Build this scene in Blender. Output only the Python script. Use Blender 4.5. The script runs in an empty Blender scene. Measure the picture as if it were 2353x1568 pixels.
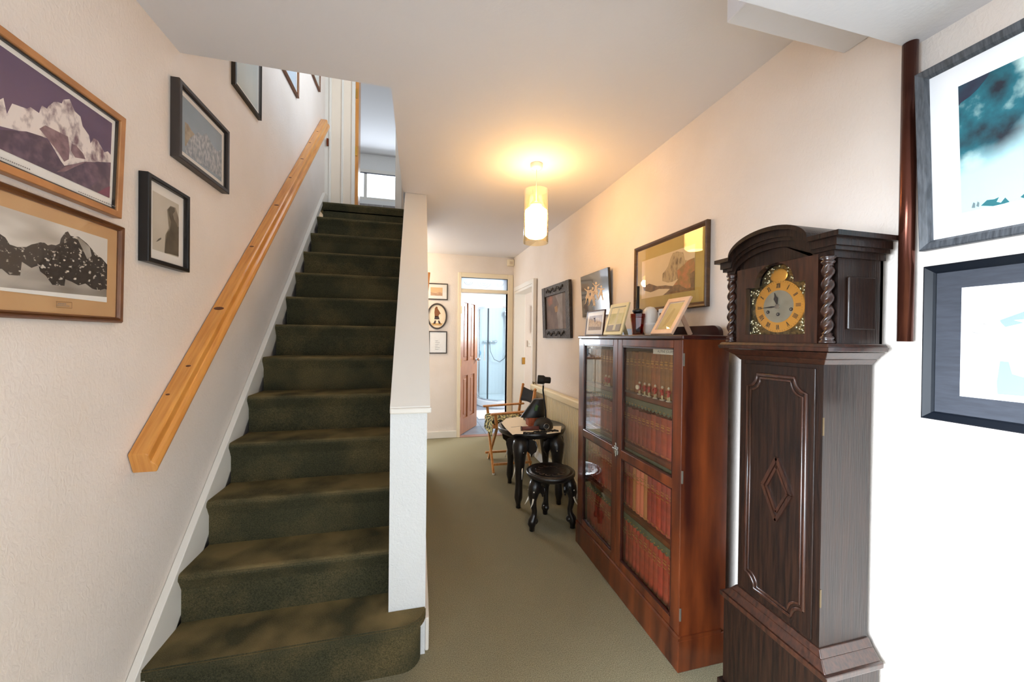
import bpy, bmesh, math, random
from mathutils import Vector, Matrix
random.seed(7)
SC = bpy.context.scene
COL = SC.collection

# ------------------------------------------------------------------ camera
F_PX, EYE = 860.0, Vector((0, 0, 1.30))
YAW, PIT, ROL = 0.244698, 0.00672117, 0.0114862
def _cam_axes():
    cy, sy, cp, sp, cr, sr = (math.cos(YAW), math.sin(YAW), math.cos(PIT), math.sin(PIT), math.cos(ROL), math.sin(ROL))
    Ry = Matrix(((cy, 0, -sy), (0, 1, 0), (sy, 0, cy)))
    Rx = Matrix(((1, 0, 0), (0, cp, -sp), (0, sp, cp)))
    Rz = Matrix(((cr, -sr, 0), (sr, cr, 0), (0, 0, 1)))
    M = Rz @ Rx @ Ry
    return [Vector((M[i][0], M[i][2], -M[i][1])) for i in range(3)]   # right, down, forward
CR, CD, CF = _cam_axes()
cam = bpy.data.cameras.new('camera')
cam.sensor_width = 36.0; cam.lens = 36.0 * F_PX / 2353.0; cam.clip_start = 0.02
camo = bpy.data.objects.new('camera', cam); COL.objects.link(camo)
mw = Matrix.Identity(4)
for r in range(3):
    mw[r][0] = CR[r]; mw[r][1] = -CD[r]; mw[r][2] = -CF[r]; mw[r][3] = EYE[r]
camo.matrix_world = mw
SC.camera = camo

# ------------------------------------------------------------------ world, daylight, added fill, exposure
SC.view_settings.view_transform = 'Standard'; SC.view_settings.look = 'None'
SC.view_settings.gamma = 1.0; SC.view_settings.use_curve_mapping = False
SC.view_settings.exposure = 0.0
cy_ = SC.cycles                              # light path depth and noise threshold only
cy_.max_bounces = 8; cy_.diffuse_bounces = 4; cy_.glossy_bounces = 3; cy_.transmission_bounces = 4; cy_.transparent_max_bounces = 12
cy_.caustics_reflective = False; cy_.caustics_refractive = False
cy_.use_adaptive_sampling = True; cy_.adaptive_threshold = .08; cy_.adaptive_min_samples = 24
W = bpy.data.worlds.new('sky'); SC.world = W; W.use_nodes = True
bg = W.node_tree.nodes['Background']; bg.inputs[0].default_value = (0.80, 0.90, 1.0, 1); bg.inputs[1].default_value = 2.2

def area(name, loc, target, sx, sy, power, col, spread=180):
    l = bpy.data.lights.new(name, 'AREA'); l.shape = 'RECTANGLE'; l.size = sx; l.size_y = sy
    l.energy = power; l.color = col; l.spread = math.radians(spread)
    o = bpy.data.objects.new(name, l); COL.objects.link(o); o.location = loc
    o.rotation_euler = (Vector(target) - Vector(loc)).to_track_quat('-Z', 'Y').to_euler()
    return o
DAY = (0.80, 0.90, 1.0)
area('daylight_front_door', (0.15, -1.62, 0.85), (0.10, 0, 1.25), 1.9, 1.6, 19, DAY)
area('daylight_porch_window', (-1.06, -0.12, 0.95), (1.3, 0.10, 0.35), 1.1, 1.3, 76, DAY, 72)
area('daylight_upstairs_window', (-0.55, 8.25, 4.35), (-0.55, 6, 4.0), 2.2, 0.7, 75, DAY)
area('fill_stairwell', (0.02, 2.95, 3.75), (-1, 2.95, 3.55), 1.1, 1.3, 15, DAY)  # added fill from an unseen stairwell opening, brightens the left wall
area('daylight_shower_window', (2.36, 6.1, 1.7), (1.3, 6.3, 1.2), 1.0, 1.0, 95, (.9, .95, 1.0))
area('fill_side_room', (2.55, 4.2, 1.4), (1.5, 4.6, 1.2), 0.9, 1.1, 16, (1, .93, .84))  # added fill that brightens the side room, source unseen
area('fill_kitchen_side', (-3.2, 5.7, 1.5), (-1.5, 6.6, 0.9), 1.4, 1.0, 90, DAY)  # added fill that brightens the kitchen cabinet fronts
area('daylight_kitchen_window', (-1.5, 8.52, 1.55), (-1.3, 6, 1.0), 1.8, 0.95, 200, DAY)

# ------------------------------------------------------------------ materials
def s2l(c):
    return tuple(((v / 255) / 12.92 if v / 255 <= 0.04045 else ((v / 255 + 0.055) / 1.055) ** 2.4) for v in c)
MATS = {}
def pm(name, rgb, rough=.5, metal=0., rgb2=None, nscale=8., stretch=(1, 1, 1), detail=4., lo=.35, hi=.65,
       bump=None, bstretch=(1, 1, 1), spec=.5, emit=None, coat=0., rgb3=None):
    """procedural material; colours in 0-255 sRGB"""
    if name in MATS: return MATS[name]
    m = bpy.data.materials.new(name); m.use_nodes = True
    nt = m.node_tree; N = nt.nodes; L = nt.links
    b = N['Principled BSDF']
    b.inputs['Roughness'].default_value = rough; b.inputs['Metallic'].default_value = metal
    b.inputs['Specular IOR Level'].default_value = spec; b.inputs['Coat Weight'].default_value = coat
    c1 = (*s2l(rgb), 1)
    b.inputs['Base Color'].default_value = c1
    tc = N.new('ShaderNodeTexCoord')
    if rgb2 is not None:
        mp = N.new('ShaderNodeMapping'); mp.inputs['Scale'].default_value = stretch
        no = N.new('ShaderNodeTexNoise'); no.inputs['Scale'].default_value = nscale; no.inputs['Detail'].default_value = detail
        rp = N.new('ShaderNodeValToRGB'); rp.color_ramp.elements[0].position = lo; rp.color_ramp.elements[1].position = hi
        rp.color_ramp.elements[0].color = c1; rp.color_ramp.elements[1].color = (*s2l(rgb2), 1)
        if rgb3 is not None:
            e = rp.color_ramp.elements.new((lo + hi) / 2); e.color = (*s2l(rgb3), 1)
        L.new(tc.outputs['Object'], mp.inputs[0]); L.new(mp.outputs[0], no.inputs['Vector'])
        L.new(no.outputs['Fac'], rp.inputs[0]); L.new(rp.outputs[0], b.inputs['Base Color'])
    if bump:
        mp2 = N.new('ShaderNodeMapping'); mp2.inputs['Scale'].default_value = bstretch
        n2 = N.new('ShaderNodeTexNoise'); n2.inputs['Scale'].default_value = bump[0]; n2.inputs['Detail'].default_value = 3
        n2.inputs['Distortion'].default_value = bump[2] if len(bump) > 2 else 0
        bp = N.new('ShaderNodeBump'); bp.inputs['Strength'].default_value = bump[1]; bp.inputs['Distance'].default_value = .01
        L.new(tc.outputs['Object'], mp2.inputs[0]); L.new(mp2.outputs[0], n2.inputs['Vector'])
        L.new(n2.outputs['Fac'], bp.inputs['Height']); L.new(bp.outputs[0], b.inputs['Normal'])
    if emit:
        b.inputs['Emission Color'].default_value = (*s2l(emit[0]), 1); b.inputs['Emission Strength'].default_value = emit[1]
    MATS[name] = m
    return m
def glass_mat(name, tint=(255, 255, 255), refl=1.0, rough=.01, body=0.0):
    """thin pane: see-through with a Fresnel mirror reflection"""
    m = bpy.data.materials.new(name); m.use_nodes = True
    nt = m.node_tree; N = nt.nodes; L = nt.links
    N.remove(N['Principled BSDF']); out = N['Material Output']
    tr = N.new('ShaderNodeBsdfTransparent'); tr.inputs[0].default_value = (*s2l(tint), 1)
    gl = N.new('ShaderNodeBsdfGlossy'); gl.inputs['Roughness'].default_value = rough
    fr = N.new('ShaderNodeFresnel')
    ge = N.new('ShaderNodeNewGeometry'); io = N.new('ShaderNodeMath'); io.operation = 'MULTIPLY_ADD'
    io.inputs[1].default_value = -.83333; io.inputs[2].default_value = 1.5      # same pane reflection from either side
    L.new(ge.outputs['Backfacing'], io.inputs[0]); L.new(io.outputs[0], fr.inputs['IOR'])
    mu = N.new('ShaderNodeMath'); mu.operation = 'MULTIPLY'; mu.inputs[1].default_value = refl; mu.use_clamp = True
    mx = N.new('ShaderNodeMixShader'); L.new(fr.outputs[0], mu.inputs[0]); L.new(mu.outputs[0], mx.inputs[0])
    L.new(gl.outputs[0], mx.inputs[2])
    if body > 0:
        df = N.new('ShaderNodeBsdfTranslucent'); df.inputs[0].default_value = (.9, .95, 1, 1)
        m2 = N.new('ShaderNodeMixShader'); m2.inputs[0].default_value = body
        L.new(tr.outputs[0], m2.inputs[1]); L.new(df.outputs[0], m2.inputs[2]); L.new(m2.outputs[0], mx.inputs[1])
    else:
        L.new(tr.outputs[0], mx.inputs[1])
    L.new(mx.outputs[0], out.inputs[0])
    MATS[name] = m
    return m

M_WALL = pm('wallpaper_cream', (232, 222, 214), .62, rgb2=(227, 216, 206), nscale=3, bump=(75, .20, 1.2), bstretch=(1, 1, .6), spec=.4)
M_WALLP = pm('plaster_white', (228, 226, 222), .7, bump=(60, .15))
M_CEIL = pm('ceiling_paint', (226, 224, 227), .75, bump=(90, .06))
M_WHITE = pm('white_gloss_paint', (230, 225, 216), .35, bump=(25, .03))
M_POST = pm('textured_white_paper', (222, 224, 224), .6, bump=(80, .3, 1.0))
M_CARPET = pm('green_carpet', (124, 118, 94), .95, rgb2=(172, 162, 132), nscale=260, detail=2, lo=.3, hi=.7, bump=(420, .6), spec=.1)
def carpet():
    m = pm('green_carpet_mottled', (70, 70, 54), .95, rgb2=(108, 102, 80), nscale=230, detail=2, lo=.3, hi=.7, bump=(380, .7), spec=.08)
    nt = m.node_tree; N = nt.nodes; L = nt.links; b = N['Principled BSDF']
    src = b.inputs['Base Color'].links[0].from_socket
    tc = N.new('ShaderNodeTexCoord'); no = N.new('ShaderNodeTexNoise'); no.inputs['Scale'].default_value = 4.2; no.inputs['Detail'].default_value = 3
    rp = N.new('ShaderNodeValToRGB'); rp.color_ramp.elements[0].position = .42; rp.color_ramp.elements[1].position = .68
    rp.color_ramp.elements[0].color = (.62, .64, .60, 1); rp.color_ramp.elements[1].color = (1.25, 1.08, .86, 1)
    mx = N.new('ShaderNodeMix'); mx.data_type = 'RGBA'; mx.blend_type = 'MULTIPLY'; mx.inputs[0].default_value = 1
    L.new(tc.outputs['Object'], no.inputs['Vector']); L.new(no.outputs['Fac'], rp.inputs[0])
    L.new(src, mx.inputs[6]); L.new(rp.outputs[0], mx.inputs[7])
    # treads trodden to a tan nap in patches; light from above painted in too
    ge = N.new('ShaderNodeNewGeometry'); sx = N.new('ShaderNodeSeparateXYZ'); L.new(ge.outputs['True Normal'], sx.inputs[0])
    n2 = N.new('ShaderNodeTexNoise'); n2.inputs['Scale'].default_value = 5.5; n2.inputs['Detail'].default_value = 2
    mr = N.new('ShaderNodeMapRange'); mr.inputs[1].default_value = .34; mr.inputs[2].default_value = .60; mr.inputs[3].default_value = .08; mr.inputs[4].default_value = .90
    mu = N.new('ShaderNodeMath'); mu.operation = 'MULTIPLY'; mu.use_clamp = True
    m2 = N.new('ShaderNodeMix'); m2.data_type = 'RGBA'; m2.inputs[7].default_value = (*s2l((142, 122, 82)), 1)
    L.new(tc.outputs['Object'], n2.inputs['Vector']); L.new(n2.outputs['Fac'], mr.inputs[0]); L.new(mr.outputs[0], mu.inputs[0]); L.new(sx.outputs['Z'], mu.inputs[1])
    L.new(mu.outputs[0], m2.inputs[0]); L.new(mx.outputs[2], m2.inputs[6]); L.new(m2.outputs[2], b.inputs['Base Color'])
    return m
M_STAIR = carpet()
M_PINE = pm('varnished_pine', (216, 150, 72), .32, rgb2=(190, 118, 46), nscale=16, stretch=(6, .35, .35), coat=.4, lo=.4, hi=.75)
M_KNOT = pm('pine_knot', (92, 46, 18), .4)
M_OAKD = pm('dark_oak', (38, 21, 13), .40, rgb2=(18, 10, 7), nscale=30, stretch=(4, 4, .25), bump=(120, .12), bstretch=(2, 2, .1), coat=.08, spec=.3)
M_OAKM = pm('dark_oak_moulding', (58, 31, 20), .32, rgb2=(30, 16, 11), nscale=30, stretch=(4, 4, .4), coat=.25)
M_MAHO = pm('mahogany', (122, 58, 26), .30, rgb2=(54, 20, 12), nscale=6, stretch=(2.5, 2.5, .35), detail=7, coat=.35, lo=.28, hi=.68)
M_MAHD = pm('mahogany_dark', (66, 26, 18), .35, rgb2=(36, 14, 12), nscale=8, stretch=(2, .4, 2), coat=.3)
M_BRASS = pm('brass', (205, 160, 80), .28, 1.)
M_BRASSO = pm('aged_brass', (150, 128, 84), .38, 1., rgb2=(96, 84, 60), nscale=120)
M_STEEL = pm('steel', (190, 190, 188), .25, 1.)
M_CHROME = pm('chrome', (225, 228, 232), .12, 1.)
M_BLACK = pm('black_paint', (20, 19, 20), .35)
M_BLACKM = pm('black_matt', (16, 15, 16), .6)
M_EBONY = pm('ebony', (20, 18, 18), .3, rgb2=(36, 31, 28), nscale=14, coat=.3)
M_STOOLTOP = pm('stool_top_wood', (52, 32, 22), .4, rgb2=(28, 18, 14), nscale=40, bump=(60, .5))
M_IVORY = pm('ivory', (238, 232, 216), .35)
M_GLASS = glass_mat('picture_glass', refl=.55)
M_CASEGLASS = glass_mat('bookcase_glass', (250, 248, 242), refl=1.65)
M_SHOWERGLASS = glass_mat('shower_glass', (244, 250, 252), refl=1.0)
M_WINGLASS = glass_mat('window_glass', refl=.4)
M_FROST = glass_mat('etched_transom_glass', (248, 250, 252), refl=.3, rough=.3, body=.75)
M_LAMPGLASS = glass_mat('pendant_glass', (255, 248, 228), refl=1.5, body=.02)
M_AMBER = glass_mat('amber_glass', (205, 96, 52), refl=1.6)
M_CREAM = pm('cream_radiator_enamel', (236, 222, 186), .4)
M_MOUNT = pm('white_mount', (236, 232, 226), .8)

# ------------------------------------------------------------------ mesh helpers
def new_obj(name, bm, mat, parent=None, smooth=False, bevel=0., mats=None):
    me = bpy.data.meshes.new(name); bm.normal_update(); bm.to_mesh(me); bm.free()
    for m in (mats or [mat]): me.materials.append(m)
    o = bpy.data.objects.new(name, me); COL.objects.link(o)
    if smooth:
        for p in me.polygons: p.use_smooth = True
    if bevel:
        b = o.modifiers.new('bevel', 'BEVEL'); b.width = bevel; b.segments = 2; b.limit_method = 'ANGLE'
    if parent is not None: o.parent = parent
    return o
def empty(name, loc=(0, 0, 0), rz=0.):
    o = bpy.data.objects.new(name, None); COL.objects.link(o); o.location = loc; o.rotation_euler = (0, 0, rz)
    o.empty_display_size = .1
    return o
def tag(o, label, cat, group=None):
    o['label'] = label; o['category'] = cat
    if group: o['group'] = group
    return o
def struct(o, label=None):
    o['kind'] = 'structure'
    if label: o['label'] = label
    return o
def copy_tree(o, parent=None):
    c = o.copy(); COL.objects.link(c); c.parent = parent
    for ch in list(o.children): copy_tree(ch, c)
    return c
def box(bm, x0, x1, y0, y1, z0, z1, mi=0):
    vs = [bm.verts.new(p) for p in ((x0, y0, z0), (x1, y0, z0), (x1, y1, z0), (x0, y1, z0), (x0, y0, z1), (x1, y0, z1), (x1, y1, z1), (x0, y1, z1))]
    for f in ((0, 3, 2, 1), (4, 5, 6, 7), (0, 1, 5, 4), (1, 2, 6, 5), (2, 3, 7, 6), (3, 0, 4, 7)):
        bm.faces.new([vs[i] for i in f]).material_index = mi
    return vs
def B(*a, bm=None):
    bm = bm or bmesh.new(); box(bm, *a); return bm
def prism(bm, poly, fn, h0, h1, mi=0):
    """poly: 2D points; fn(u, v, h) -> 3D"""
    lo = [bm.verts.new(fn(u, v, h0)) for u, v in poly]; hi = [bm.verts.new(fn(u, v, h1)) for u, v in poly]
    n = len(poly)
    fs = [bm.faces.new(lo[::-1]), bm.faces.new(hi)]
    for i in range(n):
        fs.append(bm.faces.new((lo[i], lo[(i + 1) % n], hi[(i + 1) % n], hi[i])))
    for f in fs: f.material_index = mi
    bmesh.ops.recalc_face_normals(bm, faces=fs)
def lathe(bm, prof, c=(0, 0, 0), seg=24, axis='Z', caps=True, mi=0):
    rings = []
    for r, h in prof:
        ring = []
        for i in range(seg):
            a = 2 * math.pi * i / seg; x, y = r * math.cos(a), r * math.sin(a)
            p = (x, y, h) if axis == 'Z' else ((h, x, y) if axis == 'X' else (x, h, y))
            ring.append(bm.verts.new((p[0] + c[0], p[1] + c[1], p[2] + c[2])))
        rings.append(ring)
    fs = []
    for a, b in zip(rings, rings[1:]):
        for i in range(seg):
            fs.append(bm.faces.new((a[i], a[(i + 1) % seg], b[(i + 1) % seg], b[i])))
    if caps:
        fs.append(bm.faces.new(rings[0][::-1])); fs.append(bm.faces.new(rings[-1]))
    for f in fs: f.material_index = mi
    bmesh.ops.recalc_face_normals(bm, faces=fs)
def tube(bm, pts, rad, seg=10, caps=True):
    pts = [Vector(p) for p in pts]
    if not isinstance(rad, (list, tuple)): rad = [rad] * len(pts)
    rings = []; up = None
    for i, p in enumerate(pts):
        t = (pts[min(i + 1, len(pts) - 1)] - pts[max(i - 1, 0)]).normalized()
        if up is None: up = Vector((0, 0, 1)) if abs(t.z) < .9 else Vector((1, 0, 0))
        s = t.cross(up).normalized(); up = s.cross(t).normalized()
        r = rad[i] if isinstance(rad[i], tuple) else (rad[i], rad[i])
        rings.append([bm.verts.new(p + s * r[0] * math.cos(2 * math.pi * k / seg) + up * r[1] * math.sin(2 * math.pi * k / seg)) for k in range(seg)])
    fs = []
    for a, b in zip(rings, rings[1:]):
        for k in range(seg): fs.append(bm.faces.new((a[k], a[(k + 1) % seg], b[(k + 1) % seg], b[k])))
    if caps: fs.append(bm.faces.new(rings[0][::-1])); fs.append(bm.faces.new(rings[-1]))
    bmesh.ops.recalc_face_normals(bm, faces=fs)
def bar(bm, a, b, w, d, up=(0, 0, 1)):
    """rectangular bar from a to b"""
    a, b = Vector(a), Vector(b); t = (b - a).normalized(); s = t.cross(Vector(up))
    if s.length < 1e-4: s = t.cross(Vector((1, 0, 0)))
    s.normalize(); u = s.cross(t).normalized()
    q = [(-w / 2, -d / 2), (w / 2, -d / 2), (w / 2, d / 2), (-w / 2, d / 2)]
    lo = [bm.verts.new(a + s * x + u * y) for x, y in q]; hi = [bm.verts.new(b + s * x + u * y) for x, y in q]
    fs = [bm.faces.new(lo[::-1]), bm.faces.new(hi)] + [bm.faces.new((lo[i], lo[(i + 1) % 4], hi[(i + 1) % 4], hi[i])) for i in range(4)]
    bmesh.ops.recalc_face_normals(bm, faces=fs)
def ball(bm, c, r, seg=14, rings=9):
    """ellipsoid; r is a radius or three radii"""
    if not isinstance(r, (tuple, list)): r = (r, r, r)
    res = bmesh.ops.create_uvsphere(bm, u_segments=seg, v_segments=rings, radius=1)
    for v in res['verts']: v.co = Vector((v.co.x * r[0] + c[0], v.co.y * r[1] + c[1], v.co.z * r[2] + c[2]))
def grid_wall(bm, fn, u0, u1, v0, v1, holes, t):
    """wall slab in (u, v) with rectangular holes, thickness t; fn(u, v, w) -> 3D"""
    us = sorted({u0, u1, *[h[0] for h in holes], *[h[1] for h in holes]}); vs = sorted({v0, v1, *[h[2] for h in holes], *[h[3] for h in holes]})
    for ua, ub in zip(us, us[1:]):
        for va, vb in zip(vs, vs[1:]):
            cu, cv = (ua + ub) / 2, (va + vb) / 2
            if any(h[0] < cu < h[1] and h[2] < cv < h[3] for h in holes): continue
            prism(bm, [(ua, va), (ub, va), (ub, vb), (ua, vb)], fn, 0, t)

# ------------------------------------------------------------------ the hall: floor, walls, ceilings
ZC, ZU = 2.384, 2.548                       # hall ceiling, upper floor
XL, XR = -0.90, 1.30
def right_x(y): return XR if y <= 2.5 else XR - (y - 2.5) * .065 / 2.41

struct(new_obj('floor', B(-.98, 1.40, -1.45, 4.98, -.06, 0), M_CARPET), 'olive green carpet on the hall floor')
bm = bmesh.new(); grid_wall(bm, lambda u, v, w: (XL - w, u, v), -1.5, 4.02, 0, 5.0, [(-.70, .46, .20, 2.02)], .1)
struct(new_obj('wall_left', bm, M_WALL), 'cream textured wall beside the stairs')
# right wall, slightly skewed beyond the radiator, with the side room doorway
DR0, DR1, DRH = 3.975, 4.80, 1.915
bm = bmesh.new()
grid_wall(bm, lambda u, v, w: (right_x(u) + w, u, v), -1.5, 4.98, 0, 2.5, [(DR0, DR1, 0, DRH), (2.5, 2.5, 0, 0)], .1)
struct(new_obj('wall_right', bm, M_WALL), 'cream textured wall behind the bookcase')
# end wall with the shower room doorway and transom
DX0, DX1, DH, TR0, TR1 = .535, 1.158, 1.90, 1.945, 2.095
YE = 4.91
bm = bmesh.new()
grid_wall(bm, lambda u, v, w: (u, YE + w, v), -.05, 1.32, 0, 2.5, [(DX0, DX1, 0, TR1)], .1)
struct(new_obj('wall_end', bm, M_WALL), 'cream wall at the far end of the hall')
# hall ceiling with the stairwell opening
bm = bmesh.new()
grid_wall(bm, lambda u, v, w: (u, v, ZC + w), -1.0, 1.45, .68, 5.0, [(-1.0, -.125, 1.715, 5.0)], .13)
struct(new_obj('ceiling_hall', bm, M_CEIL), 'white hall ceiling with the stairwell opening')
struct(new_obj('ceiling_porch', B(-1.0, 1.45, -1.5, .737, 2.107, 2.20), M_CEIL), 'lower white ceiling over the entrance')
struct(new_obj('trim_1', B(.852, 1.30, .73, .905, 2.215, 2.39), M_CEIL, bevel=.004), 'white boxed soffit high on the right wall')
# entrance wall behind the viewer, with a glazed front door
bm = bmesh.new(); grid_wall(bm, lambda u, v, w: (u, -1.4 - w, v), -1.0, 1.4, 0, 2.3, [(-.75, 1.05, .08, 2.02)], .1)
struct(new_obj('wall_front', bm, M_WALLP), 'entrance wall with the glazed front door')
d = struct(empty('door_1', (.15, -1.45, 0)), 'glazed front door and side light')
bm = bmesh.new()
for u0, u1, v0, v1 in ((-.9, -.82, .08, 2.02), (.82, .9, .08, 2.02), (-.04, .04, .08, 2.02), (-.82, -.04, 1.94, 2.02), (.04, .82, 1.94, 2.02), (-.82, -.04, .08, .2), (.04, .82, .08, .2)):
    box(bm, u0, u1, -.03, .03, v0, v1)
new_obj('door_frame', bm, M_WHITE, d)
for u0, u1 in ((-.82, -.04), (.04, .82)):
    new_obj('glass_pane', B(u0, u1, -.004, .004, .2, 1.94), M_WINGLASS, d)

# stairwell and landing upstairs
bm = bmesh.new(); grid_wall(bm, lambda u, v, w: (-.125 + w, u, v), 1.60, 4.02, ZC + .13, 5.0, [(2.35, 3.55, 3.05, 4.45)], .065)
struct(new_obj('wall_stairwell', bm, M_WALL), 'stairwell side wall above the hall ceiling')
def side_window(name, label, x, y0, y1, z0, z1):
    w = struct(empty(name, (x, (y0 + y1) / 2, z0)), label); a, h = (y1 - y0) / 2, z1 - z0
    bm = bmesh.new()
    for u0, u1, v0, v1 in ((-a, a, 0, .06), (-a, a, h - .06, h), (-a, -a + .06, .06, h - .06), (a - .06, a, .06, h - .06)): box(bm, -.025, .025, u0, u1, v0, v1)
    new_obj('window_frame', bm, M_WHITE, w); new_obj('glass_pane', B(-.003, .003, -a + .06, a - .06, .06, h - .06), M_WINGLASS, w)
side_window('window_added_stairwell', 'added stairwell opening for fill light above the hall', -.09, 2.35, 3.55, 3.05, 4.45)  # unseen window, added only to let the stairwell fill through
side_window('window_5', 'tall porch window near the entrance', XL - .05, -.70, .46, .20, 2.02)
struct(new_obj('wall_stairwell_front', B(-.9, -.06, 1.60, 1.715, ZC + .13, 5.0), M_WALL), 'stairwell wall over the foot of the stairs')
YL = 4.0                                    # landing door wall
bm = bmesh.new(); grid_wall(bm, lambda u, v, w: (u, YL + w, v), -1.0, .6, ZU, 5.0, [(-.92, -.235, ZU, 4.60)], .08)
struct(new_obj('wall_landing', bm, M_WALL), 'landing wall at the top of the stairs')
struct(new_obj('floor_upstairs', B(-2.9, 1.6, 3.81, 8.2, ZU - .08, ZU - .002), M_STAIR), 'carpeted floor of the room upstairs')
struct(new_obj('ceiling_upstairs', B(-3.0, 1.6, 1.5, 8.2, 4.96, 5.06), M_CEIL), 'white ceiling of the room upstairs')
bm = bmesh.new(); grid_wall(bm, lambda u, v, w: (u, 8.0 + w, v), -2.9, 1.6, ZU, 5.0, [(-1.75, .35, 4.05, 4.66)], .1)
struct(new_obj('wall_upstairs_end', bm, M_WALLP), 'grey white end wall of the room upstairs')
bm = bmesh.new(); grid_wall(bm, lambda u, v, w: (-2.9 - w, u, v), 4.0, 8.1, ZU, 5.0, [], .1)
struct(new_obj('wall_upstairs_left', bm, M_WALLP), 'left wall of the room upstairs')
struct(new_obj('wall_upstairs_right', B(1.5, 1.6, 4.08, 8.1, ZU, 5.0), M_WALLP), 'right wall of the room upstairs')
w = struct(empty('window_1', (-.7, 8.03, 4.05)), 'bright window in the room upstairs')
bm = bmesh.new()
for u0, u1, v0, v1 in ((-1.05, 1.05, 0, .05), (-1.05, 1.05, .53, .61), (-1.05, -.99, .05, .53), (.99, 1.05, .05, .53), (-.39, -.33, .05, .53)):
    box(bm, u0, u1, -.03, .03, v0, v1)
new_obj('window_frame', bm, M_WHITE, w)
for u0, u1 in ((-.99, -.39), (-.33, .99)): new_obj('glass_pane', B(u0, u1, -.004, .004, .05, .53), M_WINGLASS, w)
new_obj('head_rail', B(-1.05, 1.05, -.045, -.03, .515, .535), pm('dark_rail', (70, 74, 86), .5), w)
# wall tiles below the window
tl = struct(empty('trim_2', (0, 7.985, 3.83)), 'row of grey tiles below the upstairs window')
M_TILE = pm('grey_tile', (150, 142, 138), .35, rgb2=(132, 124, 122), nscale=20)
me_t = None
for i in range(10):
    for j in range(2):
        if me_t is None:
            t = new_obj('tile', B(0, .285, -.012, .014, 0, .085), M_TILE, tl); me_t = t.data
        else:
            t = bpy.data.objects.new('tile', me_t); COL.objects.link(t); t.parent = tl
        t.location = (-1.9 + i * .292, 0, j * .092 - .05)
# landing door: white linings, pine door edge with brass hinges, open inwards
d = struct(empty('door_2', (-.62, YL, ZU)), 'landing doorway with pine door standing open')
new_obj('architrave', B(-.30, -.245, -.02, .02, 0, 2.1), M_WHITE, d, bevel=.004)
new_obj('architrave', B(-.245, -.225, -.028, .02, 0, 2.1), M_WHITE, d, bevel=.004)
new_obj('lining', B(-.225, -.135, -.004, .03, 0, 2.1), pm('door_lining_cream', (238, 224, 206), .45), d)
new_obj('lining', B(-.135, -.115, -.016, .03, 0, 2.1), M_WHITE, d, bevel=.003)
new_obj('lining', B(-.115, -.04, -.004, .03, 0, 2.1), MATS['door_lining_cream'], d)
new_obj('door_stop', B(-.04, -.008, -.02, .05, 0, 2.1), M_WHITE, d, bevel=.003)
new_obj('pine_leaf', B(-.74, .022, .084, .122, .01, 1.98), M_PINE, d)
new_obj('pine_edge', B(-.008, .022, .0, .084, .01, 1.98), M_PINE, d)
for z in (.55, 1.12, 1.6): new_obj('hinge', B(-.012, .012, -.006, .012, z, z + .09), M_BRASS, d)
new_obj('latch_plate', B(-.262, -.246, -.036, -.02, .60, .67), pm('copper_plate', (150, 84, 60), .35, .9), d)
new_obj('architrave', B(.375, .44, -.02, .03, 0, 2.1), M_WHITE, d, bevel=.004)
new_obj('architrave', B(.44, .50, -.004, .03, 0, 2.1), MATS['door_lining_cream'], d)

# ------------------------------------------------------------------ staircase
G, R, Y0, SX0, SX1 = .193, .196, 1.472, -.872, -.108
st = tag(empty('staircase', (-.49, Y0, 0)), 'steep straight staircase covered in dark olive green carpet', 'staircase')
def stepfn(x):  return lambda u, v, h: (h + .49, u - Y0, v)
NOSE = .022
for i in range(13):
    y, z = Y0 + G * i, R * (i + 1)
    back = y + G + NOSE + .012 if i < 12 else 3.83
    arc = [(y + .012 * (1 - math.cos(a)) - 0, z - .012 + .012 * math.sin(a)) for a in (math.pi / 2, math.pi / 4, 0)]
    prof = [(back, z)] + [(y + .016 - .016 * math.sin(a), z - .016 + .016 * math.cos(a)) for a in (0, .5, 1.0, 1.57)] + \
           [(y, z - .024), (y + .006, z - .034), (y + NOSE, z - .04 if i == 0 else z - .07), (y + NOSE, z - R), (back, z - R)]
    bm = bmesh.new()
    if i == 0:
        # bullnose first step wraps in front of the half wall
        def outline(inset):
            p = [(SX0, 1.72), (SX0, y + inset)]
            p += [(-.055, y + inset)]
            for k in range(1, 9):
                a = k / 8 * math.pi / 2
                p.append((-.055 + (.094 - inset) * math.sin(a), y + inset + (.094 - inset) * (1 - math.cos(a))))
            p += [(.039 - inset, 1.5655), (-.1085, 1.5655), (-.1085, 1.72)]
            return p
        fn = lambda u, v, h: (u + .49, v - Y0, h)
        prism(bm, outline(.004), fn, z - .006, z); prism(bm, outline(0), fn, z - .034, z - .006); prism(bm, outline(.02), fn, 0.001, z - .034)
    else:
        prism(bm, prof, lambda u, v, h: (h + .49, u - Y0, v), SX0, SX1)
    new_obj('step', bm, M_STAIR, st)
# white stringer board up the left wall
bm = bmesh.new()
s = R / G
nl = lambda y: R + (y - Y0) * s
prism(bm, [(1.275, .001), (1.275, nl(1.275) + .016), (3.80, nl(3.80) + .014), (3.90, ZU + .12), (3.99, ZU + .12), (3.99, ZU), (3.83, ZU), (1.48, .001)],
      lambda u, v, h: (h + .49, u - Y0, v), XL + .001, -.872)
new_obj('stringer', bm, M_WHITE, st, bevel=.003)
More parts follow.
